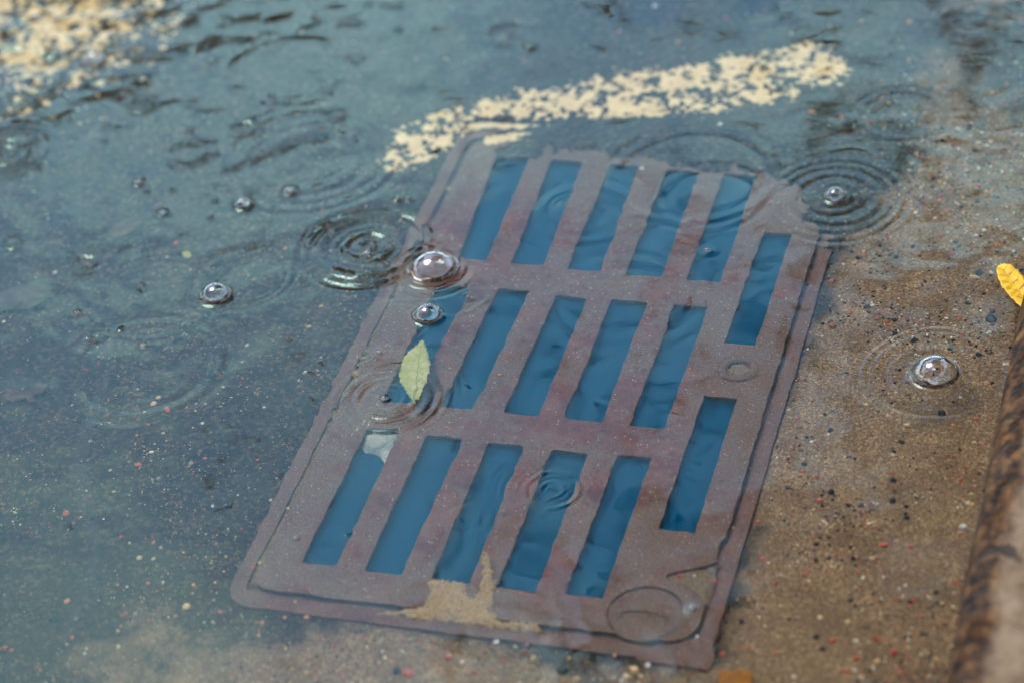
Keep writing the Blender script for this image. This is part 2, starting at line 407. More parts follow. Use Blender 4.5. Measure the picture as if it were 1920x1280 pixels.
# ------------------------------------------------------------------ 2D prism helper
def prism(name, outer, holes, ztop, zbot, mat, parent=None, loc=(0, 0, 0)):
    loops = [outer] + list(holes)
    flat = [p for l in loops for p in l]; N = len(flat)
    tris = tessellate_polygon([[Vector((p[0], p[1], 0)) for p in l] for l in loops])
    V = [(p[0], p[1], ztop) for p in flat] + [(p[0], p[1], zbot) for p in flat]
    F = []
    for t in tris:
        a, b, c = (flat[i] for i in t)
        if (b[0] - a[0]) * (c[1] - a[1]) - (b[1] - a[1]) * (c[0] - a[0]) < 0: t = (t[0], t[2], t[1])
        F.append(tuple(t)); F.append((t[0] + N, t[2] + N, t[1] + N))
    s = 0
    for li, l in enumerate(loops):
        n = len(l)
        area = sum(l[i][0] * l[(i + 1) % n][1] - l[(i + 1) % n][0] * l[i][1] for i in range(n))
        ccw = area > 0
        for i in range(n):
            a, b = s + i, s + (i + 1) % n
            f = (a, a + N, b + N, b) if (ccw == (li == 0)) else (a, b, b + N, a + N)
            F.append(f)
        s += n
    return mesh_obj(name, V, F, mat, parent)
def jag(p, q, amp=0.0006, step=0.0028, seed=0, chip=0.0, rough=1.0):
    """points from p (included) to q (excluded) with a corroded edge"""
    p = np.array(p[:2], float); q = np.array(q[:2], float); L = np.linalg.norm(q - p); n = max(2, int(L / step))
    t = np.arange(n) / n; d = (q - p) / L; nn = np.array([-d[1], d[0]])
    off = amp * (fbm(t * L * 90 + seed * 7.7, t * 0 + seed * 3.3, 31, 3) * 1.5 + rough * rng.uniform(-.45, .45, n))
    if chip:
        c = fbm(t * L * 28 + seed * 5.1, t * 0 + 9.7 + seed, 33, 2); off = off + chip * np.clip(c - 0.25, 0, 1) * 2
    off = off * np.clip(t * n / 2, 0, 1) * np.clip((1 - t) * n / 2, 0, 1)
    return [tuple(p + d * tt * L + nn * o) for tt, o in zip(t, off)]
def roundrect(x0, x1, y0, y1, r, n=6, rs=None):
    rs = rs or [r] * 4; pts = []
    for (cx, cy, a0, rr) in ((x1 - rs[0], y1 - rs[0], 0, rs[0]), (x0 + rs[1], y1 - rs[1], 90, rs[1]), (x0 + rs[2], y0 + rs[2], 180, rs[2]), (x1 - rs[3], y0 + rs[3], 270, rs[3])):
        for k in range(n + 1):
            a = math.radians(a0 + 90 * k / n); pts.append((cx + rr * math.cos(a), cy + rr * math.sin(a)))
    return pts
def rough_loop(l, amp, step, seed):
    out = []
    for i in range(len(l)):
        p, q = l[i], l[(i + 1) % len(l)]
        if math.dist(p[:2], q[:2]) > step * 2: out += jag(p, q, amp, step, seed + i)
        else: out.append(tuple(p[:2]))
    return out

# ------------------------------------------------------------------ drain frame
frame = empty('drain_surround', (0, 0, 0))
tag(frame, 'rusty rectangular iron frame set in the road around the drain grate', 'drain frame')
fo = rough_loop(roundrect(FX0, FX1, FY0, FY1, 0.014, 6, [0.012, 0.014, 0.022, 0.016]), 0.0007, 0.004, 1)
fi = rough_loop(roundrect(FX0 + 0.0115, FX1 - 0.0098, FY0 + 0.0125, FY1 - 0.011, 0.012), 0.0006, 0.004, 50)
prism('outer_rim', fo, [fi[::-1]], -H - 0.0002, -H - 0.06, M['frame'], frame)
li = roundrect(FX0 + 0.034, FX1 - 0.030, FY0 + 0.034, FY1 - 0.034, 0.01)
lo = roundrect(FX0 + 0.0105, FX1 - 0.0088, FY0 + 0.0115, FY1 - 0.010, 0.012)
prism('seat_ledge', lo, [li[::-1]], -H - 0.0062, -H - 0.05, M['frame'], frame)
lug = [P(x, y, -H)[:2] for x, y in ((1338, 1200), (1352, 1180), (1340, 1238), (1326, 1257), (1300, 1252), (1240, 1243), (1190, 1236), (1200, 1226))]
cxy = np.mean(lug, 0); lug = sorted([tuple(p) for p in lug], key=lambda p: math.atan2(p[1] - cxy[1], p[0] - cxy[0]))
prism('corner_lug', lug, [], -H + 0.0003, -H - 0.02, M['frame'], frame)

# ------------------------------------------------------------------ drain grate
SL = {'A': [[(930, 293), (992, 295), (912, 488), (858, 487)], [(1035, 300), (1093, 305), (1018, 497), (957, 494)], [(1145, 308), (1197, 311), (1126, 508), (1064, 505)],
            [(1250, 318), (1310, 323), (1240, 520), (1172, 516)], [(1357, 326), (1418, 330), (1350, 529), (1286, 525)]],
      'B': [[(820, 534), (880, 537), (772, 755), (717, 752)], [(933, 541), (993, 545), (885, 766), (827, 762)], [(1042, 554), (1100, 560), (1008, 781), (944, 772)],
            [(1147, 561), (1214, 567), (1128, 791), (1058, 783)], [(1265, 571), (1328, 576), (1245, 803), (1180, 797)]],
      'C': [[(688, 803), (750, 806), (630, 1060), (565, 1053)], [(800, 815), (867, 822), (752, 1077), (682, 1070)], [(915, 829), (983, 834), (880, 1093), (808, 1086)],
            [(1035, 841), (1103, 849), (1004, 1110), (930, 1100)], [(1158, 852), (1222, 857), (1130, 1120), (1058, 1113)]]}
SD = [[(1432, 435), (1485, 440), (1416, 647), (1357, 643)], [(1320, 741), (1382, 746), (1303, 998), (1235, 991)]]
grate = empty('drain_grate', (0, 0, 0))
tag(grate, 'rust-mottled cast iron grate with three rows of long slots, under water', 'drain grate')
GZ, GT = -H, 0.005
def lerp(a, b, t): return (a[0] + (b[0] - a[0]) * t, a[1] + (b[1] - a[1]) * t)
holes = []; bars = []
for ri, row in enumerate('ABC'):
    sl_ = [[tuple(P(x, y, GZ)[:2]) for x, y in s_] for s_ in SL[row]]
    n = len(sl_)
    top = []; bot = []
    for i, (tl, tr, br, bl) in enumerate(sl_):
        sd_ = ri * 40 + i * 4
        top += jag(tl, tr, 0.0005, 0.003, sd_); top.append(tr)
        bot = bot + jag(bl, br, 0.0006, 0.003, sd_ + 1, 0.0012 if (ri, i) in ((1, 2), (2, 0)) else 0) + [br]
    left = jag(sl_[0][3], sl_[0][0], 0.0007, 0.0026, ri * 40 + 30)
    right = jag(sl_[-1][1], sl_[-1][2], 0.0008, 0.0026, ri * 40 + 31)
    loop = top[:-1] + right + bot[::-1][:-1] + left
    holes.append(loop)
    for i in range(n - 1):
        tl, bl = sl_[i][1], sl_[i][2]           # bar's left edge = right edge of slot i
        tr, br = sl_[i + 1][0], sl_[i + 1][3]
        k = 0.0026
        def sh(p, d): return (p[0] + d[0], p[1] + d[1])
        chipL = 0.0022 if (ri, i) in ((1, 0), (1, 1), (2, 1)) else 0.0008
        chipR = 0.0024 if (ri, i) in ((1, 2), (1, 3)) else 0.0008
        kt, kb = k * random.uniform(.3, 1.1), k * random.uniform(.3, 1.2)
        pts = [sh(tl, (-kt, -0.0)), sh(tr, (kt, -0.0)), sh(tr, (kt * .3, -kt * .4)), sh(tr, (0, -kt))]
        pts += jag(sh(tr, (0, -kt)), sh(br, (0, kb)), 0.0008, 0.0026, ri * 50 + i * 3 + 7, -chipR)[1:]
        pts += [sh(br, (0, kb)), sh(br, (kb * .3, kb * .4)), sh(br, (kb, 0)), sh(bl, (-kb, 0)), sh(bl, (-kb * .3, kb * .4)), sh(bl, (0, kb))]
        pts += jag(sh(bl, (0, kb)), sh(tl, (0, -kt)), 0.0008, 0.0026, ri * 50 + i * 3 + 8, -chipL)[1:]
        pts += [sh(tl, (0, -kt)), sh(tl, (-kt * .3, -kt * .4))]
        bars.append(pts)
for i, s_ in enumerate(SD):
    tl, tr, br, bl = [tuple(P(x, y, GZ)[:2]) for x, y in s_]
    loop = jag(tl, tr, .0006, .003, 201 + i) + jag(tr, br, .0007, .0026, 203 + i) + jag(br, bl, .0006, .003, 205 + i) + jag(bl, tl, .0007, .0026, 207 + i)
    holes.append(loop)
BC = P(1210, 1149, GZ)[:2]; BR = 0.0268
def circ(c, r, n=48): return [(c[0] + r * math.cos(2 * math.pi * k / n), c[1] + r * math.sin(2 * math.pi * k / n)) for k in range(n)]
holes.append(circ(BC, BR + 0.0005))
EC = P(1384, 691, GZ)[:2]
holes.append(circ(EC, 0.0085, 32))
GX0, GX1, GY0, GY1 = FX0 + 0.0162, FX1 - 0.0142, FY0 + 0.0195, FY1 - 0.0155
nt = [tuple(P(x, y, GZ)[:2]) for x, y in ((1322, 1130), (1308, 1112), (1290, 1098), (1258, 1088), (1248, 1083), (1250, 1077), (1262, 1071), (1290, 1066), (1325, 1058), (1345, 1053))]
out = roundrect(GX0, GX1, GY0, GY1, 0.012, 6, [0.01, 0.012, 0.012, 0.02])
# right edge runs from lower right corner up to upper right corner: insert the notch there
outer = []
rc = out[-1]
for p in out[7:]: outer.append(p)             # top-left, bottom-left, bottom-right arcs
outer += [(GX1 - 0.0005, nt[0][1] - 0.001)] + nt + [(GX1 - 0.0022, nt[-1][1] + 0.004), (GX1 - 0.003, nt[-1][1] + 0.022), (GX1, nt[-1][1] + 0.027)]
outer += out[:7]
outer = rough_loop(outer, 0.0007, 0.0035, 300)
prism('plate', outer, [h[::-1] for h in holes], GZ, GZ - GT, M['iron'], grate)
for b in bars: prism('bar', b, [], GZ, GZ - GT, M['iron'], grate)
# round boss with a lens-shaped recess
def heightdisc(name, c, r, zf, mat, parent, nr=26, na=64, skirt=0.02):
    V = [(c[0], c[1], zf(0, 0))]; F = []
    for i in range(1, nr + 1):
        for k in range(na):
            a = 2 * math.pi * k / na; x, y = r * i / nr * math.cos(a), r * i / nr * math.sin(a)
            V.append((c[0] + x, c[1] + y, zf(x, y)))
    for k in range(na): F.append((0, 1 + k, 1 + (k + 1) % na))
    for i in range(nr - 1):
        for k in range(na):
            a = 1 + i * na + k; b = 1 + i * na + (k + 1) % na; F.append((a, a + na, b + na, b))
    base = len(V); lr = 1 + (nr - 1) * na
    for k in range(na): x, y, z = V[lr + k]; V.append((x, y, z - skirt))
    for k in range(na): F.append((lr + k, base + k, base + (k + 1) % na, lr + (k + 1) % na))
    return mesh_obj(name, V, F, mat, parent, smooth=False)
def bossz(x, y):
    u, v = x / BR, y / BR
    z = 0.0
    if v > 0.28: z -= 0.0016
    if abs(u) < 0.62 and abs(v + 0.12) < 0.20 * math.sqrt(max(0, 1 - (u / 0.62) ** 2)): z -= 0.0014
    if u * u + v * v > 0.93: z -= 0.0008
    return GZ - 0.0002 + z
heightdisc('round_boss', BC, BR, bossz, M['iron'], grate)
# lifting eye: raised ring around a silted hole
def lathe(name, c, prof, mat, parent=None, na=48, smooth=True, close=False):
    V = []; F = []; m = len(prof)
    for k in range(na):
        a = 2 * math.pi * k / na
        for r, z in prof: V.append((c[0] + r * math.cos(a), c[1] + r * math.sin(a), z))
    for k in range(na):
        for i in range(m - 1):
            a = k * m + i; b = ((k + 1) % na) * m + i; F.append((a, b, b + 1, a + 1))
    return mesh_obj(name, V, F, mat, parent, smooth)
lathe('lifting_eye', EC, [(0.0165, GZ - 0.0004), (0.0155, GZ + 0.0012), (0.013, GZ + 0.0022), (0.0105, GZ + 0.0018), (0.0088, GZ + 0.0003), (0.0083, GZ - 0.006)], M['iron'], grate)

# ------------------------------------------------------------------ silt lying on the iron
def silt_patch(name, poly, zbase, thick, label, step=0.0011, seed=5, soft=0.006, mat='silt', rag=0.0):
    poly = np.array(poly); x0, y0 = poly.min(0) - 0.004; x1, y1 = poly.max(0) + 0.004
    xs = np.arange(x0, x1, step); ys = np.arange(y0, y1, step); X, Y = np.meshgrid(xs, ys)
    inside = np.zeros_like(X, bool); dist = np.full_like(X, 1e9); n = len(poly)
    for i in range(n):
        a, b = poly[i], poly[(i + 1) % n]
        c = ((a[1] > Y) != (b[1] > Y)) & (X < (b[0] - a[0]) * (Y - a[1]) / (b[1] - a[1] + 1e-12) + a[0]); inside ^= c
        ab = b - a; t = np.clip(((X - a[0]) * ab[0] + (Y - a[1]) * ab[1]) / (ab @ ab), 0, 1)
        dist = np.minimum(dist, np.hypot(X - a[0] - t * ab[0], Y - a[1] - t * ab[1]))
    sd_ = np.where(inside, dist, -dist) + 0.0030 * fbm(X * 160, Y * 160, seed, 3) + 0.0024 * fbm(X * 520, Y * 520, seed + 9, 2)
    sd_ = sd_ + rag * (fbm(X * 38, Y * 38, seed + 2, 4) + 0.5 * fbm(X * 150, Y * 150, seed + 6, 3))
    hgt = thick * np.clip(sd_ / soft, 0, 1) ** 0.7 * (1 + 0.3 * fbm(X * 90, Y * 90, seed + 4, 3))
    Z = zbase + np.where(sd_ > 0, 0.0004 + hgt, -0.0006)
    k = sd_ > -0.0004
    keep = k[:-1, :-1] & k[1:, :-1] & k[:-1, 1:] & k[1:, 1:]
    o = grid_mesh(name, xs, ys, Z, M[mat], keep); tag(o, label, kind='stuff'); return o
def pw(l, z): return [tuple(P(x, y, z)[:2]) for x, y in l]
silt_patch('silt', pw([(705, 1150), (745, 1144), (795, 1138), (805, 1090), (830, 1088), (876, 1092), (884, 1125), (892, 1125), (905, 1080), (905, 1035), (916, 1035), (928, 1090), (924, 1140), (935, 1165), (960, 1160), (1012, 1170), (1018, 1182), (1050, 1192), (960, 1180), (880, 1172), (790, 1162)], GZ), GZ, 0.0028,
           'pale sand washed onto the near edge of the grate')
silt_patch('silt', pw([(1236, 1088), (1260, 1068), (1300, 1060), (1352, 1050), (1345, 1090), (1330, 1130), (1300, 1120), (1262, 1098)], GZ), GZ - 0.0052, 0.002, 'gritty sand filling the notch in the right edge of the grate', seed=15, mat='grit')
silt_patch('silt', [(EC[0] + 0.0095 * math.cos(a), EC[1] + 0.0095 * math.sin(a)) for a in np.linspace(0, 6.28, 20)[:-1]], GZ - 0.004, 0.0012, 'sand plug inside the round lifting eye of the grate', seed=25, soft=0.003, mat='grit')
silt_patch('silt', [(FX0 + 0.009, FY0 + 0.02), (FX0 + 0.021, FY0 + 0.022), (FX0 + 0.019, FY0 + 0.16), (FX0 + 0.022, FY0 + 0.3), (FX0 + 0.019, FY0 + 0.42), (FX0 + 0.0085, FY0 + 0.42)], GZ - 0.005, 0.003, 'grit filling the joint along the left edge of the grate', seed=35, mat='grit')
silt_patch('silt', [(0.0, FY1 - 0.030), (0.05, FY1 - 0.030), (0.1, FY1 - 0.024), (0.2, FY1 - 0.032), (0.262, FY1 - 0.05), (0.285, FY1 - 0.085), (0.305, FY1 - 0.125), (0.345, FY1 - 0.13), (0.35, FY1 + 0.03), (0.2, FY1 + 0.035), (0.05, FY1 + 0.03), (-0.01, FY1 + 0.0)], GZ, 0.0022, 'grey silt covering the far edge of the grate', seed=45, soft=0.02, mat='road', rag=0.02)

# ------------------------------------------------------------------ worn road markings
def flakes(name, poly_px, dens, label, seed, step=0.0012, tail=None):
    poly = np.array([Pbed(x, y)[:2] for x, y in poly_px]); x0, y0 = poly.min(0) - 0.03; x1, y1 = poly.max(0) + 0.03
    xs = np.arange(x0, x1, step); ys = np.arange(y0, y1, step); X, Y = np.meshgrid(xs, ys)
    inside = np.zeros_like(X, bool); dist = np.full_like(X, 1e9); n = len(poly)
    for i in range(n):
        a, b = poly[i], poly[(i + 1) % n]
        c = ((a[1] > Y) != (b[1] > Y)) & (X < (b[0] - a[0]) * (Y - a[1]) / (b[1] - a[1] + 1e-12) + a[0]); inside ^= c
        ab = b - a; t = np.clip(((X - a[0]) * ab[0] + (Y - a[1]) * ab[1]) / (ab @ ab + 1e-12), 0, 1)
        dist = np.minimum(dist, np.hypot(X - a[0] - t * ab[0], Y - a[1] - t * ab[1]))
    sd_ = np.where(inside, dist, -dist)
    f = fbm(X * 75, Y * 75, seed, 2) * 0.55 + 0.75 * fbm(X * 190, Y * 190, seed + 3, 2) + 0.35 * fbm(X * 480, Y * 480, seed + 5, 1) + dens(X, Y, sd_)
    k = f > 0
    keep = k[:-1, :-1] & k[1:, :-1] & k[:-1, 1:] & k[1:, 1:]
    Z = np.maximum(bed_z(X, Y), np.where((X > FX0) & (X < FX1) & (Y < FY1), -H + 0.0008, -1)) + 0.0009
    o = grid_mesh(name, xs, ys, Z, M['paint'], keep); tag(o, label, kind='structure'); return o
flakes('road_marking', [(735, 262), (760, 230), (860, 206), (900, 190), (1100, 155), (1250, 128), (1400, 102), (1520, 80), (1560, 92), (1588, 140), (1570, 158), (1400, 200), (1300, 212), (1150, 224), (1000, 222), (900, 216), (866, 232), (848, 272), (800, 298), (735, 322), (722, 305)],
       lambda X, Y, s: np.clip((s + 0.004) / 0.012, -3, 0.6) * 0.85 - 0.27, 'worn cream painted line running across the road beyond the grate', 61)
flakes('road_marking', [(872, 240), (886, 230), (1000, 235), (1125, 244), (1120, 251), (1000, 249), (905, 243), (878, 254)],
       lambda X, Y, s: np.clip(s / 0.0015, -6, 3) * 0.8 + 0.3, 'smooth streak of cream paint along the far edge of the frame', 71)
flakes('road_marking', [(905, 266), (940, 257), (1030, 253), (1048, 256), (980, 271), (908, 281)],
       lambda X, Y, s: np.clip(s / 0.003, -4, 1) * 0.7 + 0.05, 'small worn cream paint patch beside the far corner of the frame', 75)
flakes('road_marking', [(-80, -60), (290, -60), (300, 20), (270, 70), (190, 130), (110, 165), (-80, 200)],
       lambda X, Y, s: np.clip(s / 0.10, -2.2, 1.0) * 0.6 - 0.14, 'worn cream road marking in the far left corner', 81)

# ------------------------------------------------------------------ water surface
BUB = [  # px, py, radius px, label
    (1753, 703, 40, 'largest clear dome bubble on the water beside the kerb'),
    (1567, 371, 19, 'clear bubble ringed by ripples at the far right corner of the grate'),
    (813, 505, 43, 'wide shining bubble dome bursting in a splash beside the first slot'),
    (803, 594, 25, 'round bright bubble floating over the leftmost middle-row slot'),
    (405, 556, 26, 'bright bubble alone on the open water left of the grate'),
    (457, 386, 14, 'small bubble left of the large ripple ring, larger of the pair'),
    (543, 361, 10, 'small bubble just above the large ripple ring, smaller of the pair'),
    (178, 117, 20, 'blurred bubble over the pale road marking in the far left corner'),
    (260, 346, 8, 'tiny bubble among small drops on the left water'),
    (305, 403, 7, 'tiny bubble between the lone bright bubble and the far left ripples'),
    (687, 478, 8, 'tiny bubble inside the large double ripple ring'),
    (1326, 473, 7, 'tiny dark bubble over the last far-row slot'),
    (1297, 1141, 9, 'tiny bubble beside the round boss at the near corner of the grate'),
    (721, 748, 7, 'tiny bubble at the centre of ripples by the pale green leaf'),
    (555, 1008, 5, 'pinhead bubble left of the near-row slots'),
    (145, 588, 5, 'pinhead bubble by the olive leaf under water'),
    (165, 637, 5, 'pinhead bubble beside the plastic strip'),
    (710, 661, 5, 'pinhead bubble above the pale green leaf ripples'),
    (267, 648, 4, 'pinhead bubble in the faint wide ring on the left water'),
    (260, 731, 4, 'pinhead bubble above the two tan pebbles'),
]
# rings: px, py, radius px, wavelength px, sigma px, slope
RING = [(1567, 371, 78, 30, 22, .09), (1567, 371, 125, 26, 18, .055), (1567, 371, 45, 26, 16, .07),
        (1753, 700, 132, 18, 12, .20), (1753, 700, 75, 40, 25, .03), (1840, 706, 21, 14, 6, .16),
        (1070, 387, 34, 15, 14, .15), (1070, 387, 10, 13, 8, .10),
        (1035, 917, 22, 18, 9, .20), (1035, 917, 52, 19, 13, .20), (1035, 917, 82, 15, 16, .10), (1035, 917, 110, 14, 14, .04),
        (725, 745, 100, 20, 26, .12), (725, 745, 56, 22, 18, .17), (725, 745, 20, 18, 10, .08), (725, 745, 135, 16, 16, .05),
        (690, 462, 116, 26, 14, .30), (690, 462, 95, 60, 30, .10), (690, 462, 44, 24, 15, .30), (690, 462, 14, 20, 12, .25),
        (813, 505, 58, 16, 9, .38), (813, 505, 80, 18, 14, .14), (813, 505, 30, 26, 16, .35), (830, 540, 95, 22, 14, .05),
        (879, 557, 13, 11, 7, .35), (879, 557, 3, 9, 4, .3), (160, 492, 20, 17, 9, .30), (160, 492, 42, 17, 10, .12), (175, 465, 28, 14, 6, .10),
        (12, 285, 18, 20, 10, .30), (12, 285, 42, 20, 13, .28), (12, 285, 75, 20, 14, .10),
        (267, 195, 26, 16, 9, .28), (267, 195, 8, 13, 6, .22), (458, 240, 22, 15, 7, .32), (628, 216, 18, 14, 6, .30),
        (957, 68, 38, 24, 14, .10), (957, 68, 10, 20, 8, .10), (24, 455, 18, 13, 7, .28), (25, 605, 32, 13, 7, .10),
        (570, 533, 9, 9, 5, .3), (668, 655, 22, 11, 6, .16), (572, 833, 14, 10, 5, .22), (1253, 665, 26, 11, 6, .06), (825, 441, 13, 9, 5, .06),
        (355, 287, 38, 22, 12, .12), (470, 525, 62, 16, 12, .05), (450, 520, 95, 20, 14, .05), (540, 130, 105, 40, 25, .02), (270, 690, 140, 40, 30, .045),
        (580, 300, 160, 34, 22, .03), (580, 300, 95, 44, 30, .03), (1690, 215, 78, 26, 16, .07), (1330, 372, 95, 34, 22, .055), (1300, 330, 150, 40, 26, .05),
        (880, 975, 40, 26, 18, .06), (1160, 560, 120, 50, 40, .03), (700, 1000, 160, 50, 40, .02), (110, 135, 60, 34, 16, .10), (0, 150, 110, 36, 20, .16),
        (0, 60, 85, 34, 18, .12), (405, 556, 45, 20, 14, .04), (1100, 400, 90, 40, 30, .04), (290, 560, 120, 22, 16, .04), (740, 600, 60, 16, 14, .04)]
# wave crests: polyline px, wavelength px, sigma px, slope
CREST = [([(415, 325), (460, 306), (520, 284), (560, 268), (622, 257)], 18, 8, .34), ([(455, 470), (480, 461), (515, 456)], 20, 9, .36),
         ([(572, 452), (586, 425)], 16, 7, .32), ([(0, 88), (55, 90), (98, 108)], 24, 11, .32), ([(150, 38), (200, 27)], 22, 10, .26), ([(178, 84), (226, 75)], 20, 9, .30),
         ([(0, 188), (50, 182), (108, 162)], 24, 10, .28), ([(215, 477), (248, 461)], 14, 6, .32), ([(335, 443), (352, 437)], 11, 5, .3), ([(534, 643), (549, 635)], 12, 6, .32),
         ([(662, 519), (720, 509), (762, 494)], 24, 11, .38), ([(590, 436), (640, 410), (700, 400), (760, 403)], 15, 7, .28), ([(345, 197), (372, 194)], 14, 7, .25),
         ([(455, 364), (490, 364)], 12, 6, .16), ([(635, 45), (680, 44)], 16, 9, .2), ([(650, 108), (682, 114)], 22, 10, .26), ([(40, 195), (100, 178)], 16, 7, .2), ([(790, 411), (798, 407)], 10, 5, .36),
         ([(535, 272), (555, 266)], 10, 5, .2), ([(680, 688), (725, 682), (758, 683)], 11, 5, .22)]
DIMP = [(510, 183, 5), (515, 196, 5), (538, 195, 6), (493, 194, 4), (617, 175, 5), (130, 229, 4), (99, 229, 4), (200, 238, 5), (220, 241, 4), (196, 268, 5), (357, 248, 6), (350, 267, 5), (400, 267, 5), (378, 308, 5), (394, 294, 5), (407, 291, 4), (470, 225, 6), (490, 244, 5),
        (325, 359, 5), (403, 378, 5), (395, 410, 4), (275, 362, 3), (75, 320, 4), (80, 205, 6), (250, 100, 6), (283, 98, 6), (313, 60, 6), (690, 10, 5), (722, 12, 5), (744, 13, 7), (747, 58, 5), (995, 90, 9), (745, 376, 8), (770, 376, 5), (265, 534, 3), (260, 547, 3), (226, 618, 3), (601, 682, 4), (583, 748, 3), (1115, 755, 3), (1100, 1104, 5), (650, 1000, 3), (795, 412, 6), (583, 700, 3), (705, 672, 4), (876, 724, 3), (130, 990, 3), (120, 120, 9)]
xs = axis(-0.625, 0.50, 0.0013, [-3.0, -2.4, -1.9, -1.5, -1.2, -1.0, -0.85, -0.75, -0.68], [])
ys = axis(-0.745, 0.325, 0.0013, [-6, -4, -3, -2.2, -1.6, -1.3, -1.1, -0.95, -0.85], [0.38, 0.45, 0.55, 0.7, 0.9, 1.2, 1.6, 2.2, 3, 5])
WX, WY = np.meshgrid(xs, ys)
left = np.clip((0.10 - WX) / 0.40, 0, 1) * np.clip((WY + 0.75) / 0.35, 0, 1)
WZ = (0.0005 + 0.00055 * left) * fbm(WX * 11, WY * 11, 41, 3) + (0.00006 + 0.00019 * left) * fbm(WX * 34 + 3 * WY, WY * 40, 47, 2) + (0.00002 + 0.00006 * left) * fbm(WX * 90, WY * 110, 49, 2)
fade = np.clip((3.0 + WX) / 2.0, 0, 1); WZ *= fade
def window(cx, cy, R):
    i0, i1 = np.searchsorted(xs, [cx - R, cx + R]); j0, j1 = np.searchsorted(ys, [cy - R, cy + R])
    return slice(j0, j1), slice(i0, i1)
for k, (px, py, R, lam, sg, sl_) in enumerate(RING):
    c = P(px, py, 0); s = mpp(px, py); R, lam, sg = R * s, lam * s, sg * s
    w_ = window(c[0], c[1], R + 3.2 * sg)
    X, Y = WX[w_], WY[w_]; r = np.hypot(X - c[0], Y - c[1]); th = np.arctan2(Y - c[1], X - c[0])
    r = r * (1 + 0.015 * np.sin(2 * th + k) + 0.01 * np.sin(3 * th + 2.1 * k))
    am = 1 + 0.45 * np.sin(th + k * 1.7) * 0.6 + 0.3 * np.sin(3 * th + k * 2.3)
    WZ[w_] += sl_ * (0.95 + 0.65 * min(1, max(0, (900 - px) / 250))) * lam / (2 * math.pi) * am * np.cos(2 * math.pi * (r - R) / lam) * np.exp(-((r - R) / sg) ** 2)
for k, (pl, lam, sg, sl_) in enumerate(CREST):
    s = mpp(*pl[0]); lam, sg = lam * s, sg * s
    q = [P(x, y, 0)[:2] for x, y in pl]; q = np.array(q); c = q.mean(0); R = np.max(np.hypot(*(q - c).T)) + 4 * sg
    w_ = window(c[0], c[1], R); X, Y = WX[w_], WY[w_]; best = np.full_like(X, 1e9); sgn = np.ones_like(X); along = np.zeros_like(X); tot = 0
    Ls = [np.linalg.norm(q[i + 1] - q[i]) for i in range(len(q) - 1)]; T = sum(Ls)
    for i in range(len(q) - 1):
        a, b = q[i], q[i + 1]; ab = b - a; t = np.clip(((X - a[0]) * ab[0] + (Y - a[1]) * ab[1]) / (ab @ ab), 0, 1)
        d = np.hypot(X - a[0] - t * ab[0], Y - a[1] - t * ab[1]); m = d < best
        best = np.where(m, d, best); sgn = np.where(m, np.sign(ab[0] * (Y - a[1]) - ab[1] * (X - a[0])), sgn); along = np.where(m, (tot + t * Ls[i]) / T, along); tot += Ls[i]
    wob = 1 + 0.5 * np.sin(along * 23 + k) * (T > 0.05)
    WZ[w_] += 1.5 * sl_ * lam / (2 * math.pi) * wob * np.cos(2 * math.pi * best / lam + 0.6 * sgn) * np.exp(-(best / sg) ** 2) * np.clip(np.minimum(along, 1 - along) * 6 + 0.15, 0, 1)
for k, (px, py, R) in enumerate(DIMP):
    c = P(px, py, 0); s = mpp(px, py); R = max(R * s, 0.0021)
    w_ = window(c[0], c[1], 4 * R); r = np.hypot(WX[w_] - c[0], (WY[w_] - c[1]))
    WZ[w_] += 0.42 * R * np.exp(-(r / R) ** 2)
film_base = []
for k, (px, py, R, lab) in enumerate(BUB):
    c = P(px, py, 0); s = mpp(px, py); R *= s
    w_ = window(c[0], c[1], R + 0.014); r = np.hypot(WX[w_] - c[0], WY[w_] - c[1])
    hm = min(0.0026, 0.36 * R)
    WZ[w_] += np.where(r > R, hm * np.exp(-(r - R) / max(0.0018, hm * 0.75)), hm * np.exp(-(R - r) / max(0.0016, 0.16 * R)))
    film_base.append((c[0], c[1], R, hm))
water = grid_mesh('water', xs, ys, WZ, M['water'])
tag(water, 'clear rain water with ripples and rain rings flooding the gutter', kind='structure')

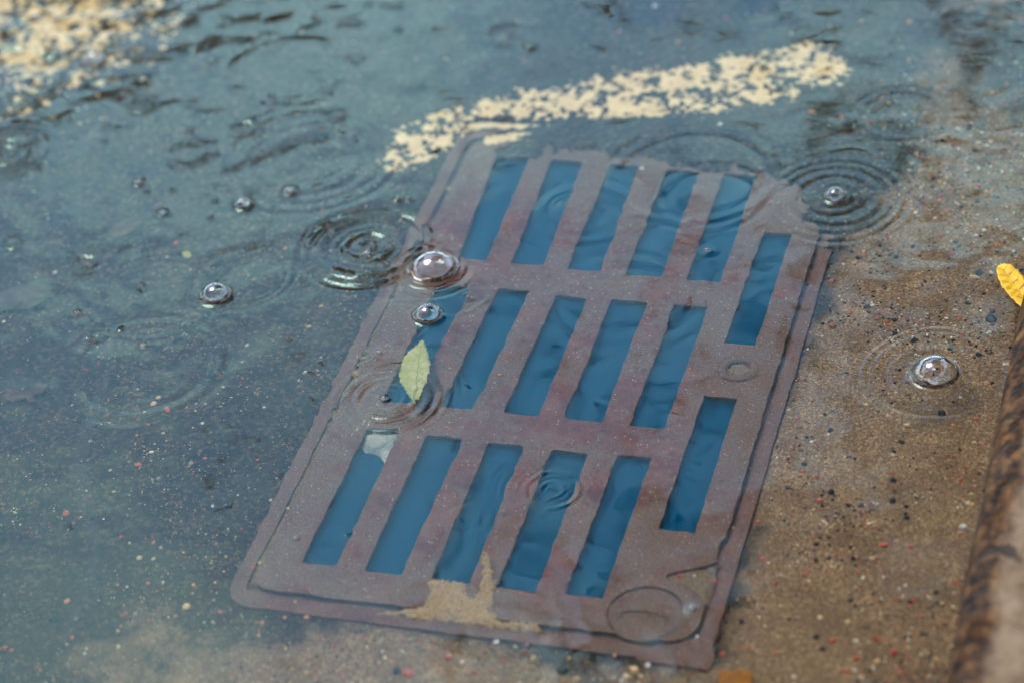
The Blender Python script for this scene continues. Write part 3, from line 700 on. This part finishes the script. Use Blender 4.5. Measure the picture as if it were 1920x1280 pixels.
# ------------------------------------------------------------------ bubbles
for (x, y, R, hm), (px, py, rp, lab) in zip(film_base, BUB):
    hcap = R * (0.80 if rp != 43 else 0.62)
    rs = (R * R + hcap * hcap) / (2 * hcap); a0 = math.asin(min(1, R / rs)); a0 = a0 if hcap <= rs else math.pi - a0
    na, nr = (48, 18) if rp > 12 else (24, 9)
    V = [(0, 0, hcap + hm * 0.8)]; F = []
    for i in range(1, nr + 1):
        t = a0 * i / nr
        for k in range(na):
            a = 2 * math.pi * k / na
            wob = 1 + (0.02 * math.sin(2 * a + px) + 0.014 * math.sin(3 * a + 9 * t + py) + 0.010 * math.sin(5 * a - 7 * t)) * i / nr
            V.append((rs * math.sin(t) * math.cos(a) * wob, rs * math.sin(t) * math.sin(a) * wob, rs * math.cos(t) - (rs - hcap) + hm * 0.8))
    for k in range(na): F.append((0, 1 + k, 1 + (k + 1) % na))
    for i in range(nr - 1):
        for k in range(na):
            a = 1 + i * na + k; b = 1 + i * na + (k + 1) % na; F.append((a, a + na, b + na, b))
    root = empty('bubble', (x, y, 0)); tag(root, lab, 'bubble', 'bubbles on the water')
    mesh_obj('film', V, F, M['film'], root, True)
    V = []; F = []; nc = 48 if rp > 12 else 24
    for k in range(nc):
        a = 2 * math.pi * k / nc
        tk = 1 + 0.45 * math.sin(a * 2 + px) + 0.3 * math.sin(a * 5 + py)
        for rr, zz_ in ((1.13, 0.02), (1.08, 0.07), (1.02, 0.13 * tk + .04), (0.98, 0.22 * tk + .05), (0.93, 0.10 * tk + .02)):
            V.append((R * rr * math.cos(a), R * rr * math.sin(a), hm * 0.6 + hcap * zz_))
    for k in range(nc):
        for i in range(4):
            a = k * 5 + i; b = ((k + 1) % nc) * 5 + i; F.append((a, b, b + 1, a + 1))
    mesh_obj('painted_rim', V, F, M['painted_rim'], root, True)

# ------------------------------------------------------------------ leaves
VEIN = {}
def leaf(name, outline_px, z, mat, label, tip, base, serr=0.0, curl=0.004, zfun=None, vein=True, group='fallen leaves in the flooded gutter'):
    """blade traced in plan at its own height, with a midrib, thickness and curl"""
    c2 = np.mean([P(x, y, z)[:2] for x, y in outline_px], 0)
    pts = [P(x, y, z)[:2] - c2 for x, y in outline_px]
    tp = P(*tip, z)[:2] - c2; bp = P(*base, z)[:2] - c2
    ax_ = (tp - bp); L = np.linalg.norm(ax_); ax_ /= L; nn = np.array([-ax_[1], ax_[0]])
    dense = []
    for i in range(len(pts)):
        a, b = pts[i], pts[(i + 1) % len(pts)]; n = max(1, int(np.linalg.norm(b - a) / 0.0012))
        for k in range(n): dense.append(a + (b - a) * k / n)
    dense = np.array(dense); nd = len(dense)
    if serr:
        t = np.arange(nd); dense = dense * (1 + serr * (((t % 4) / 3.0) - 0.5))[:, None]
    bm = bmesh.new()
    rings = []
    fr = [1.0, 0.82, 0.6, 0.38, 0.18]
    def zz(p):
        u = p @ ax_ / L; v = p @ nn / L
        ribs = 0.0005 * math.sin((u * 2 + abs(v)) * 26)
        return curl * (2.0 * v * v * 4 + 0.6 * math.sin(3 * u + 1)) - 0.0007 * math.exp(-(v / 0.03) ** 2) + ribs
    mid = lambda p: p @ ax_ * ax_
    for f_ in fr:
        ring = []
        for p in dense:
            q = mid(p) * (0.35 + 0.65 * f_) + (p - mid(p)) * f_
            ring.append(bm.verts.new((q[0], q[1], zz(q))))
        rings.append(ring)
    for a, b in zip(rings[:-1], rings[1:]):
        for k in range(nd):
            bm.faces.new((a[k], a[(k + 1) % nd], b[(k + 1) % nd], b[k]))
    bm.faces.new(rings[-1])
    bmesh.ops.recalc_face_normals(bm, faces=bm.faces)
    if sum(f.normal.z for f in bm.faces) < 0: bmesh.ops.reverse_faces(bm, faces=bm.faces)
    root = empty(name, (c2[0], c2[1], z)); tag(root, label, 'leaf', group)
    bl = bm_obj('blade', bm, mat, root, True)
    so_ = bl.modifiers.new('thickness', 'SOLIDIFY'); so_.thickness = 0.00025
    if vein:
        V = []; F = []; n = 14
        for k in range(n + 1):
            p = bp * 1.12 + (tp * 0.95 - bp * 1.12) * k / n; r = 0.0006 * (1 - 0.75 * k / n)
            h = zz(p) + 0.0004
            for a in range(5): V.append((p[0] + nn[0] * r * math.cos(a * 1.2566), p[1] + nn[1] * r * math.cos(a * 1.2566), h + r * math.sin(a * 1.2566)))
        for k in range(n):
            for a in range(5): F.append((k * 5 + a, k * 5 + (a + 1) % 5, k * 5 + 5 + (a + 1) % 5, k * 5 + 5 + a))
        for k in range(2, n - 1, 2):                 # side veins
            p0 = bp + (tp - bp) * k / n; ln = 0.30 * L * math.sin(math.pi * (k + 1) / (n + 2))
            for sg_ in (-1, 1):
                d_ = nn * sg_ * 0.8 + ax_ * 0.6; b0 = len(V)
                for j in range(5):
                    p = p0 + d_ * ln * j / 4 * 0.62; r_ = 0.00028 * (1 - 0.7 * j / 4); h = zz(p) + 0.0003
                    for a in range(3): V.append((p[0] + ax_[0] * r_ * math.cos(a * 2.094), p[1] + ax_[1] * r_ * math.cos(a * 2.094), h + r_ * math.sin(a * 2.094)))
                for j in range(4):
                    for a in range(3): F.append((b0 + j * 3 + a, b0 + j * 3 + (a + 1) % 3, b0 + j * 3 + 3 + (a + 1) % 3, b0 + j * 3 + 3 + a))
        mesh_obj('midrib', V, F, VEIN.get(mat.name, mat), root, True)
    return root
LG = mat_leaf('pale_green_leaf', (0.62, 0.64, 0.18), (0.78, 0.74, 0.30), (0.42, 0.46, 0.14))
LY = mat_leaf('yellow_leaf', (0.50, 0.30, 0.01), (0.58, 0.38, 0.015), (0.16, 0.07, 0.01))
LO = mat_leaf('orange_leaf', (0.52, 0.20, 0.02), (0.66, 0.29, 0.03), (0.2, 0.06, 0.02))
LP = mat_leaf('pale_leaf', (0.50, 0.52, 0.38), (0.66, 0.64, 0.48), (0.28, 0.30, 0.2))
LB = mat_leaf('olive_leaf', (0.075, 0.074, 0.035), (0.10, 0.095, 0.048), (0.05, 0.042, 0.025), 0.1)
LR = mat_leaf('russet_leaf', (0.10, 0.05, 0.03), (0.125, 0.065, 0.036), (0.05, 0.025, 0.016), 0.1)
VEIN.update({'pale_green_leaf': mat_simple('green_vein', (0.36, 0.42, 0.10), (0.45, 0.5, 0.15)), 'yellow_leaf': mat_simple('brown_vein', (0.30, 0.15, 0.01), (0.4, 0.2, 0.02))})
leaf('fallen_leaf', [(792, 637), (799, 653), (803, 666), (807, 686), (804, 702), (799, 718), (793, 731), (782, 749), (772, 746), (763, 739), (755, 722), (748, 709), (750, 694), (757, 673), (766, 662), (776, 653)], -0.016, LG,
     'pale yellow-green serrated leaf drifting over the leftmost middle-row slot', (792, 637), (776, 748), 0.06, 0.003)
leaf('fallen_leaf', [(1872, 499), (1882, 496), (1893, 499), (1905, 508), (1916, 520), (1928, 538), (1936, 560), (1938, 585), (1926, 584), (1910, 572), (1893, 557), (1879, 541), (1871, 524), (1868, 510)], 0.0022, LY,
     'bright yellow oval leaf floating against the kerb', (1872, 497), (1937, 585), 0.0, 0.003)
leaf('fallen_leaf', [(1346, 1266), (1358, 1259), (1372, 1262), (1384, 1258), (1398, 1257), (1410, 1262), (1413, 1275), (1405, 1292), (1388, 1300), (1368, 1298), (1350, 1288)], -0.034, LO,
     'torn orange-brown leaf at the bottom edge right of the frame corner', (1412, 1265), (1348, 1290), 0.05, 0.003)
leaf('fallen_leaf', [(678, 838), (688, 820), (704, 811), (726, 808), (746, 813), (758, 824), (757, 840), (746, 858), (736, 876), (722, 872), (714, 858), (700, 850), (684, 848)], -0.0435, LP,
     'pale round leaf sunk in the leftmost near-row slot', (755, 820), (690, 848), 0.0, 0.001)
leaf('fallen_leaf', [(878, 712), (876, 724), (872, 738), (865, 752), (856, 760), (858, 745), (863, 728), (870, 718)], -0.058, LB,
     'thin dim leaf down in the second middle-row slot', (878, 711), (856, 760), 0.0, 0.003)
leaf('fallen_leaf', [(112, 540), (100, 556), (78, 570), (60, 584), (30, 582), (-10, 586), (-30, 570), (-10, 552), (20, 542), (60, 536), (90, 536)], -0.033, LB,
     'large dim olive leaf under water at the left edge', (112, 540), (-28, 576), 0.0, 0.004)
leaf('fallen_leaf', [(90, 722), (80, 736), (62, 744), (70, 758), (56, 762), (48, 748), (30, 752), (8, 748), (4, 740), (20, 732), (44, 734), (60, 730), (74, 722)], -0.034, LR,
     'russet lobed leaf under water at the left edge below the olive one', (90, 722), (6, 746), 0.03, 0.003)
leaf('fallen_leaf', [(262, 408), (268, 420), (252, 436), (230, 446), (212, 444), (205, 434), (222, 424), (238, 416)], -0.034, LR,
     'blurred russet leaf under water left of the large ripple ring', (264, 410), (208, 440), 0.03, 0.003)
leaf('leaf_scrap', [(342, 474), (350, 471), (357, 475), (360, 481), (353, 484), (345, 481)], -0.032, LG, 'tiny yellow-green leaf scrap under water left of the large ripple ring', (358, 482), (343, 473), 0, 0.001, vein=False, group=None)

# ------------------------------------------------------------------ clear plastic strip under water
pl = [(222, 545, 7), (210, 590, 8), (204, 640, 10), (203, 700, 10), (186, 745, 14), (165, 790, 15), (152, 830, 16), (150, 880, 18), (154, 930, 20), (176, 985, 14), (184, 1030, 12), (172, 1080, 12), (150, 1130, 11), (120, 1190, 10)]
V = []; F = []
for i, (x, y, wd) in enumerate(pl):
    for k in range(5):
        q = P(x - wd + 2 * wd * k / 4, y, -0.020); V.append((q[0], q[1], -0.020 + 0.003 * math.sin(i * 0.9) + (0.0025 if k in (0, 4) else 0)))
for i in range(len(pl) - 1):
    for k in range(4): F.append((i * 5 + k, i * 5 + k + 1, i * 5 + 6 + k, i * 5 + 5 + k))
o = mesh_obj('plastic_strip', V, F, M['plastic'], None, True)
sb = o.modifiers.new('smooth', 'SUBSURF'); sb.levels = 2; sb.render_levels = 2
so_ = o.modifiers.new('thickness', 'SOLIDIFY'); so_.thickness = 0.0003
tag(o, 'long clear plastic strip drifting under water left of the grate', 'plastic strip')

# ------------------------------------------------------------------ pebbles
PC = {'T': ('tan', (0.36, 0.24, 0.10), (0.46, 0.33, 0.16)), 'R': ('brick red', (0.30, 0.055, 0.030), (0.38, 0.10, 0.06)), 'W': ('whitish', (0.42, 0.40, 0.33), (0.55, 0.52, 0.44)),
      'D': ('black', (0.010, 0.013, 0.017), (0.022, 0.026, 0.030)), 'O': ('orange', (0.33, 0.13, 0.04), (0.42, 0.20, 0.08)), 'G': ('grey', (0.13, 0.13, 0.11), (0.2, 0.19, 0.16)), 'K': ('pink', (0.32, 0.13, 0.10), (0.40, 0.20, 0.15))}
PM = {k: mat_simple(v[0].replace(' ', '_') + '_stone', v[1], v[2], 260, 0.6, 0.3, 0.001, 1.75) for k, v in PC.items()}
stones = []
for v in range(7):
    bm = bmesh.new(); bmesh.ops.create_icosphere(bm, subdivisions=2, radius=1.0)
    a, b, c = random.uniform(.9, 1.1), random.uniform(.6, .95), random.uniform(.45, .7)
    dirs = [Vector((random.gauss(0, 1), random.gauss(0, 1), random.gauss(0, 1))).normalized() for _ in range(9)]
    cut = [random.uniform(.62, .95) for _ in dirs]
    for vt in bm.verts:
        p = vt.co.copy()
        for d, k in zip(dirs, cut):
            e = p.dot(d)
            if e > k: p -= d * (e - k) * 0.85
        vt.co = Vector((p.x * a, p.y * b, p.z * c))
    me = bpy.data.meshes.new('pebble'); bm.to_mesh(me); bm.free()
    me.materials.append(PM['T']); me.polygons.foreach_set('use_smooth', [True] * len(me.polygons)); stones.append(me)
PEB = """298 746 14 T|288 757 14 T|272 775 9 T|314 768 11 R|201 778 7 R|205 793 9 K|256 816 9 O|279 796 8 R|260 785 8 R|305 812 10 T|380 793 7 W|368 757 9 G|386 757 6 T|349 763 6 T|419 726 7 T|464 648 10 T|579 613 12 T|535 466 9 O|455 679 7 T|170 827 8 T|
259 872 16 R|207 881 10 T|214 921 8 T|399 949 8 W|124 962 15 R|149 971 8 R|228 1005 9 R|274 1010 6 R|288 1017 11 R|302 1026 8 K|262 1045 14 T|288 1047 9 T|344 1035 7 O|423 1043 7 T|279 1093 11 R|238 1100 9 T|220 1096 7 O|363 1096 9 O|350 1136 16 T|237 1150 11 R|144 1160 11 G|399 1165 8 T|136 1195 10 R|222 1212 10 T|10 1214 12 R|22 1218 9 R|126 1127 16 O|485 1190 6 T|575 1158 14 O|534 1157 9 O|474 1063 9 R|487 1054 11 O|539 952 7 T|553 1128 11 O|101 1160 22 D|329 1154 8 O|
931 1203 15 W|988 1209 10 R|842 1232 18 R|765 1263 22 R|826 1127 8 O|944 1241 12 R|1189 1257 24 T|1176 1269 19 T|1201 1268 12 T|1151 1270 10 T|1215 1246 12 W|1226 1267 11 R|1053 1256 26 D|744 1258 20 D|978 1213 11 D|1067 1233 9 T|1152 1229 10 O|1275 1078 12 R|1302 1078 7 W|
1421 978 12 R|1375 989 8 K|1435 903 8 R|1429 1047 11 R|1340 1089 12 R|1418 1089 8 R|1421 1070 7 O|1441 1055 6 W|1465 1078 8 W|1516 1089 11 T|1577 1031 10 O|1621 988 7 R|1658 1021 15 R|1680 1014 12 K|1707 1025 12 R|1697 1097 8 W|1656 1081 7 W|1618 1083 9 W|1806 987 18 W|1801 998 13 K|1822 945 12 T|1820 926 10 T|1801 899 13 R|1791 884 9 R|1812 876 9 R|1828 911 8 K|1672 886 9 R|1508 870 16 D|1675 900 14 D|1591 947 13 D|1673 939 18 D|1559 922 15 D|1700 970 14 D|1589 1166 12 T|1606 1235 18 R|1561 1201 15 R|1531 1194 17 D|1543 1217 16 D|1676 1222 17 R|1588 1258 15 R|1688 1260 13 R|1637 1251 10 W|1602 1256 9 W|1488 1268 9 W|1355 1226 13 R|1395 1214 8 R|1409 1212 7 R|1361 1166 10 D|1391 1162 8 D|1456 1223 11 O|1464 1135 9 T|1742 1266 8 W|1794 1093 11 R|1743 1120 9 T|1308 1193 8 W|1604 1135 11 D|1530 1050 11 D|1555 1045 9 D|1579 1050 9 D|
1560 527 11 R|1619 473 11 O|1567 465 8 R|1777 437 10 T|1765 444 11 R|1785 478 11 R|1792 455 13 D|1827 464 9 R|1827 521 18 T|1836 512 16 D|1900 472 9 W|1559 612 12 R|1541 632 10 T|1644 598 10 R|1797 600 11 R|1859 599 26 D|1861 585 13 D|1833 642 11 K|1774 642 7 W|1700 798 15 T|1766 774 19 D|1839 831 13 K|1826 829 10 T|1831 784 9 R|1787 797 12 O|1508 710 9 R|1493 713 7 R|1698 692 9 O|1789 679 8 T|1801 744 8 W|1495 784 9 R|1512 790 7 R|1502 775 6 T|1514 655 6 W|1518 624 7 R|1588 699 9 D|1851 718 13 O|1665 603 9 R|1547 777 10 D|1512 534 11 D|1680 482 13 D|1609 484 13 D|
1705 42 13 O|1616 42 12 O|1707 150 9 T|1683 78 10 G|1522 211 14 O|1579 221 12 R|1350 234 12 W|1482 301 11 T|1656 293 9 W|1648 331 12 R|1628 334 10 R|1425 317 11 R|1445 380 9 R|1772 262 9 T|1759 165 12 O|1409 106 12 R|1905 118 9 T|1732 379 9 R|1809 360 9 R|1381 312 10 R|1361 34 10 R|1228 13 12 W|1271 80 12 O|841 355 9 O|1162 60 11 R|1204 317 10 W|936 703 9 O|668 699 9 O"""
SPECIAL = {(298, 746): 'larger of two touching tan pebbles on the dark asphalt left of the grate', (288, 757): 'smaller of two touching tan pebbles on the dark asphalt left of the grate',
           (259, 872): 'flat elongated brick red chip on the dark asphalt left of the grate', (124, 962): 'dull brick red stone at the far left beside the plastic strip', (350, 1136): 'tan pebble just left of the rounded near-left corner of the frame',
           (101, 1160): 'elongated black stone near the bottom left corner', (126, 1127): 'mottled orange stone above the black stone near the bottom left corner', (575, 1158): 'orange pebble against the near edge of the frame',
           (931, 1203): 'cream pebble just in front of the near edge of the frame', (842, 1232): 'brick red chip on the sand in front of the frame', (765, 1263): 'large brick red lump at the bottom edge left of centre',
           (1189, 1257): 'largest tan pebble of the cluster at the bottom edge', (1176, 1269): 'second largest tan pebble of the cluster at the bottom edge', (1053, 1256): 'long black stone at the bottom edge left of the tan cluster', (744, 1258): 'black stone beside the large brick red lump at the bottom edge',
           (1806, 987): 'blocky whitish stone tucked against the kerb', (1801, 998): 'pink stone below the blocky whitish stone by the kerb', (1859, 599): 'largest black pebble beside the kerb below the yellow leaf', (1861, 585): 'small black pebble touching the largest black pebble below the yellow leaf',
           (1827, 521): 'oblong cream-tan chip left of the yellow leaf', (1836, 512): 'black stone beside the oblong cream-tan chip', (1766, 774): 'dark oval pebble just below the largest bubble', (1700, 798): 'tan pebble below left of the largest bubble',
           (1851, 718): 'orange pebble under the small ring right of the largest bubble', (1340, 1089): 'brick red chip in the notch against the frame', (1275, 1078): 'brick red chip at the inner end of the notch', (1308, 1193): 'whitish pebble in the gap at the near-right corner of the grate',
           (936, 703): 'orange crumb on the bar between middle-row slots', (668, 699): 'orange crumb in the joint along the left edge of the grate', (841, 355): 'single orange crumb beside the far left corner of the grate', (1375, 989): 'pink crumb wedged in the gap right of the near right-hand slot',
           (579, 613): 'tan sliver between the grate and the lone bright bubble', (464, 648): 'lone tan pebble halfway between the lone bright bubble and the grate'}
def zone(px, py):
    if py < 420: return 'beyond the far end of the grate'
    if px < 620: return 'on dark asphalt left of the grate' if py < 1110 else 'in the lower left of the gutter'
    if py > 1190 and px < 1330: return 'in front of the near edge of the frame'
    if px < 1330: return 'on the grate'
    if px > 1640: return 'on the sand along the kerb' if py < 860 else 'by the near end of the kerb'
    return 'beside the far right edge of the frame' if py < 700 else ('beside the right edge of the frame' if py < 1110 else 'off the near right corner of the frame')
items = []
for it in PEB.replace('\n', '').split('|'):
    a = it.split(); items.append((int(a[0]), int(a[1]), float(a[2]), a[3]))
ORD = ['', 'second ', 'third ', 'fourth ', 'fifth ', 'sixth ', 'seventh ', 'eighth ', 'ninth ', 'tenth ', 'eleventh ', 'twelfth ', 'thirteenth ', 'fourteenth ', 'fifteenth ']
kinds = {}
for px, py, wd, c in items:
    if (px, py) not in SPECIAL: kinds.setdefault((c, wd >= 12, zone(px, py)), []).append((px, py))
PLAB = {}
for (c, big, zn), l in kinds.items():
    nm = ('larger ' if big else 'small ') + PC[c][0]
    for k, q in enumerate(sorted(l)):
        if len(l) == 1: t_ = f'{nm} pebble {zn}'
        elif k == 0: t_ = f'leftmost of the {nm} pebbles {zn}'
        elif k == len(l) - 1: t_ = f'rightmost of the {nm} pebbles {zn}'
        else: t_ = f'{ORD[k]}from left of {nm} pebbles {zn}'
        PLAB[q] = (t_, f'{nm} pebbles {zn}' if len(l) > 1 else None)
IRONZ = []
for i, (px, py, wd, c) in enumerate(items):
    p = Pbed(px, py); on = FX0 < p[0] < FX1 and FY0 < p[1] < FY1
    if on:
        z = -H + 0.0002
        if (px, py) in ((1275, 1078), (1302, 1078), (1340, 1089)): z = -H - 0.0030
        if (px, py) == (1308, 1193): z = -H - 0.004
        p = P(px, py, z)
    r = wd * mpp(px, py) * 0.5
    o = bpy.data.objects.new('pebble', stones[i % 7]); COL.objects.link(o)
    o.material_slots[0].link = 'OBJECT'; o.material_slots[0].material = PM[c]
    elong = 1.25 if (px, py) in ((259, 872), (1827, 521), (101, 1160), (1053, 1256), (1658, 1021)) else 1.0
    o.location = (p[0], p[1], p[2] + r * 0.28); o.scale = (r * elong, r * 1.15 / elong, r * 1.05)
    o.rotation_euler = (random.uniform(-.3, .3), random.uniform(-.3, .3), random.uniform(0, 6.28) if elong == 1 else random.uniform(-.1, .4))
    lab = SPECIAL.get((px, py)); nm = PC[c][0]
    big = 'larger' if wd >= 12 else 'small'
    tag(o, lab or PLAB[(px, py)][0], 'pebble', None if lab else PLAB[(px, py)][1])

# ------------------------------------------------------------------ countless grit
ico = bmesh.new(); bmesh.ops.create_icosphere(ico, subdivisions=1, radius=1.0)
IV = np.array([v.co[:] for v in ico.verts]); IF = np.array([[v.index for v in f.verts] for f in ico.faces]); ico.free()
pal = np.array([(0.012, 0.014, 0.018), (0.012, 0.015, 0.02), (0.03, 0.03, 0.03), (0.30, 0.06, 0.035), (0.28, 0.09, 0.05), (0.36, 0.24, 0.10), (0.44, 0.34, 0.19), (0.5, 0.45, 0.33), (0.16, 0.13, 0.09), (0.20, 0.155, 0.10)])
pts = []
NG = 24000
while len(pts) < NG:
    n = 20000
    x = rng.uniform(-0.66, 0.485, n); y = rng.uniform(-0.78, 0.36, n)
    d = 0.07 + 0.9 * np.clip((x - 0.30) / 0.05, 0, 1) * np.clip(1.1 - (y + 0.1) / 0.5, 0.25, 1) + 0.22 * np.clip((-0.18 - y) / 0.2, 0, 1) * (x < 0.0) + 0.5 * (y < FY0)
    d *= np.clip(0.45 + 1.9 * fbm(x * 16, y * 16, 91, 4), 0.03, 1.6)
    d *= ~((x > FX0 - .002) & (x < FX1 + .002) & (y > FY0 - .002) & (y < FY1 + .002))
    k = rng.uniform(0, 1.2, n) < d
    pts += list(zip(x[k], y[k]))
pts = np.array(pts[:NG])
gz = bed_z(pts[:, 0], pts[:, 1])
gr = np.exp(rng.normal(math.log(0.00060), 0.48, NG)).clip(0.00035, 0.0026) * (1 + 0.18 * (pts[:, 0] > 0.30))
sc3 = gr[:, None] * rng.uniform([.8, .7, .5], [1.3, 1.1, .8], (NG, 3)); an = rng.uniform(0, 6.28, NG)
lv = IV[None] * (1 + 0.22 * rng.uniform(-1, 1, (NG, len(IV), 1))) * sc3[:, None, :]
ca, sa = np.cos(an)[:, None], np.sin(an)[:, None]
co = np.stack([lv[..., 0] * ca - lv[..., 1] * sa + pts[:, :1], lv[..., 0] * sa + lv[..., 1] * ca + pts[:, 1:], lv[..., 2] + (gz + gr * 0.25)[:, None]], -1).reshape(-1, 3)
fc = (IF[None] + (np.arange(NG) * len(IV))[:, None, None]).reshape(-1, 3)
me = bpy.data.meshes.new('gravel')
me.vertices.add(len(co)); me.vertices.foreach_set('co', co.ravel().astype(np.float32))
me.loops.add(fc.size); me.loops.foreach_set('vertex_index', fc.ravel().astype(np.int32))
me.polygons.add(len(fc)); me.polygons.foreach_set('loop_start', (np.arange(len(fc)) * 3).astype(np.int32)); me.update(calc_edges=True)
ca_ = me.color_attributes.new('tint', 'FLOAT_COLOR', 'POINT')
wts = np.array([.18, .13, .12, .09, .08, .10, .07, .05, .11, .10]); pc = pal[rng.choice(len(pal), NG, p=wts / wts.sum())] * rng.uniform(.75, 1.2, (NG, 1))
ca_.data.foreach_set('color', np.repeat(np.c_[pc, np.ones(NG)], len(IV), 0).ravel().astype(np.float32))
s = new('mixed_grit'); at = s.n('Attribute'); at.attribute_name = 'tint'; s.bsdf(at.outputs['Color'], 0.65, None, 0.3, 1.9)
me.materials.append(s.m)
go = link(bpy.data.objects.new('gravel', me)); tag(go, 'fine mixed grit scattered over the gutter bed', kind='stuff')

# ------------------------------------------------------------------ unseen street trees whose dark crowns the water mirrors
def make_tree(h, cr, n, seed, leaf_s, soft=False):
    r = random.Random(seed)
    root = empty('street_tree')
    V = []; F = []
    def tube(a, b, r0, r1, k=7):
        a, b = Vector(a), Vector(b); d = (b - a).normalized(); u = d.orthogonal().normalized(); v = d.cross(u); s0 = len(V)
        for p, rr in ((a, r0), (b, r1)):
            for i in range(k): V.append(tuple(p + (u * math.cos(6.2832 * i / k) + v * math.sin(6.2832 * i / k)) * rr))
        for i in range(k): F.append((s0 + i, s0 + (i + 1) % k, s0 + k + (i + 1) % k, s0 + k + i))
    tube((0, 0, 0), (0.05, 0, h * .45), .17, .13); tube((0.05, 0, h * .45), (0, .1, h * .85), .13, .04)
    blobs = []
    for i in range(13):
        a = i * 2.4; z = h * r.uniform(.5, .95); rr = cr * r.uniform(.25, .75) * (1.2 - abs(z / h - .68) * 1.4)
        e = (rr * math.cos(a), rr * math.sin(a), z); tube((0.03, 0, h * r.uniform(.38, .6)), e, .06, .015, 5); blobs.append((e, cr * r.uniform(.32, .5)))
    mesh_obj('trunk', V, F, M['bark'], root, True)
    V2 = np.zeros((n * 4, 3)); g = np.random.default_rng(seed)
    bi = g.integers(0, len(blobs), n); c = np.array([b[0] for b in blobs])[bi]; R = np.array([b[1] for b in blobs])[bi]
    d = g.normal(size=(n, 3)); d /= np.linalg.norm(d, axis=1)[:, None]; c = c + d * (R * (np.abs(g.normal(0, .80, n)) if soft else g.uniform(.1, 1, n) ** .45))[:, None]
    u = g.normal(size=(n, 3)); u /= np.linalg.norm(u, axis=1)[:, None]; v = np.cross(u, g.normal(size=(n, 3))); v /= np.linalg.norm(v, axis=1)[:, None]
    s_ = leaf_s * g.uniform(.7, 1.3, n)[:, None]
    V2 = np.stack([c - u * s_, c + v * s_ * .6, c + u * s_, c - v * s_ * .6], 1).reshape(-1, 3)
    mesh_obj('crown', V2, np.arange(n * 4).reshape(-1, 4).tolist(), M['foliage'], root)
    return root
def copy_tree(t):
    r = t.copy(); COL.objects.link(r)
    for c in list(t.children): k = c.copy(); COL.objects.link(k); k.parent = r
    return r
t0 = make_tree(5.2, 2.3, 9000, 3, 0.12)
near = make_tree(8.0, 3.0, 42000, 11, 0.065, True)  # out-of-view tree, its crown shaped to darken the mirrored sky over the sand
near.location = (1.15, 4.5, KZ - 0.004); near.rotation_euler = (0, 0, 0.5)
tag(near, 'unseen tree added beyond the kerb to darken the reflection over the sand', 'tree')
for i, (x, y, s_, lab) in enumerate(((-10.5, 3.0, 1.0, 'first'), (-10.0, 7.6, 1.1, 'second'), (-7.6, 12.5, 1.15, 'third'), (-3.6, 14.2, 1.0, 'fourth'), (0.6, 15.5, 1.1, 'fifth'), (-11, -2.5, 1.1, 'nearest'))):
    s_ *= 1.14
    t = t0 if i == 0 else copy_tree(t0)
    t.location = (x, y, bedz(x, y) - .02); t.rotation_euler = (0, 0, i * 1.1); t.scale = (s_,) * 3
    tag(t, f'{lab} leafy tree across the road, seen as dark streaks in the ripples', 'tree', 'trees across the road')
for i, (x, y, rz, sc_, lab) in enumerate(((3.1, 0.6, 1.7, 1.0, 'unseen tree added level with the drain to darken bubble reflections'), (2.6, -3.6, 2.9, 1.05, 'unseen tree added on the pavement behind the viewpoint to darken bubble reflections'),
                                 (-1.6, -6.4, 4.0, 1.1, 'unseen tree added behind the viewpoint at the roadside to darken bubble reflections'), (-6.0, -6.0, 5.0, 1.0, 'unseen tree added behind and left of the viewpoint to darken bubble reflections'))):
    t = copy_tree(near); t.location = (x, y, KZ - 0.004 if x > 0.7 else bedz(x, y) - .02); t.rotation_euler = (0, 0, rz); t.scale = (sc_,) * 3  # out-of-view trees added as dark surroundings for the bubbles to mirror
    tag(t, lab, 'tree', 'unseen trees added around the viewpoint')
near['group'] = 'unseen trees added around the viewpoint'
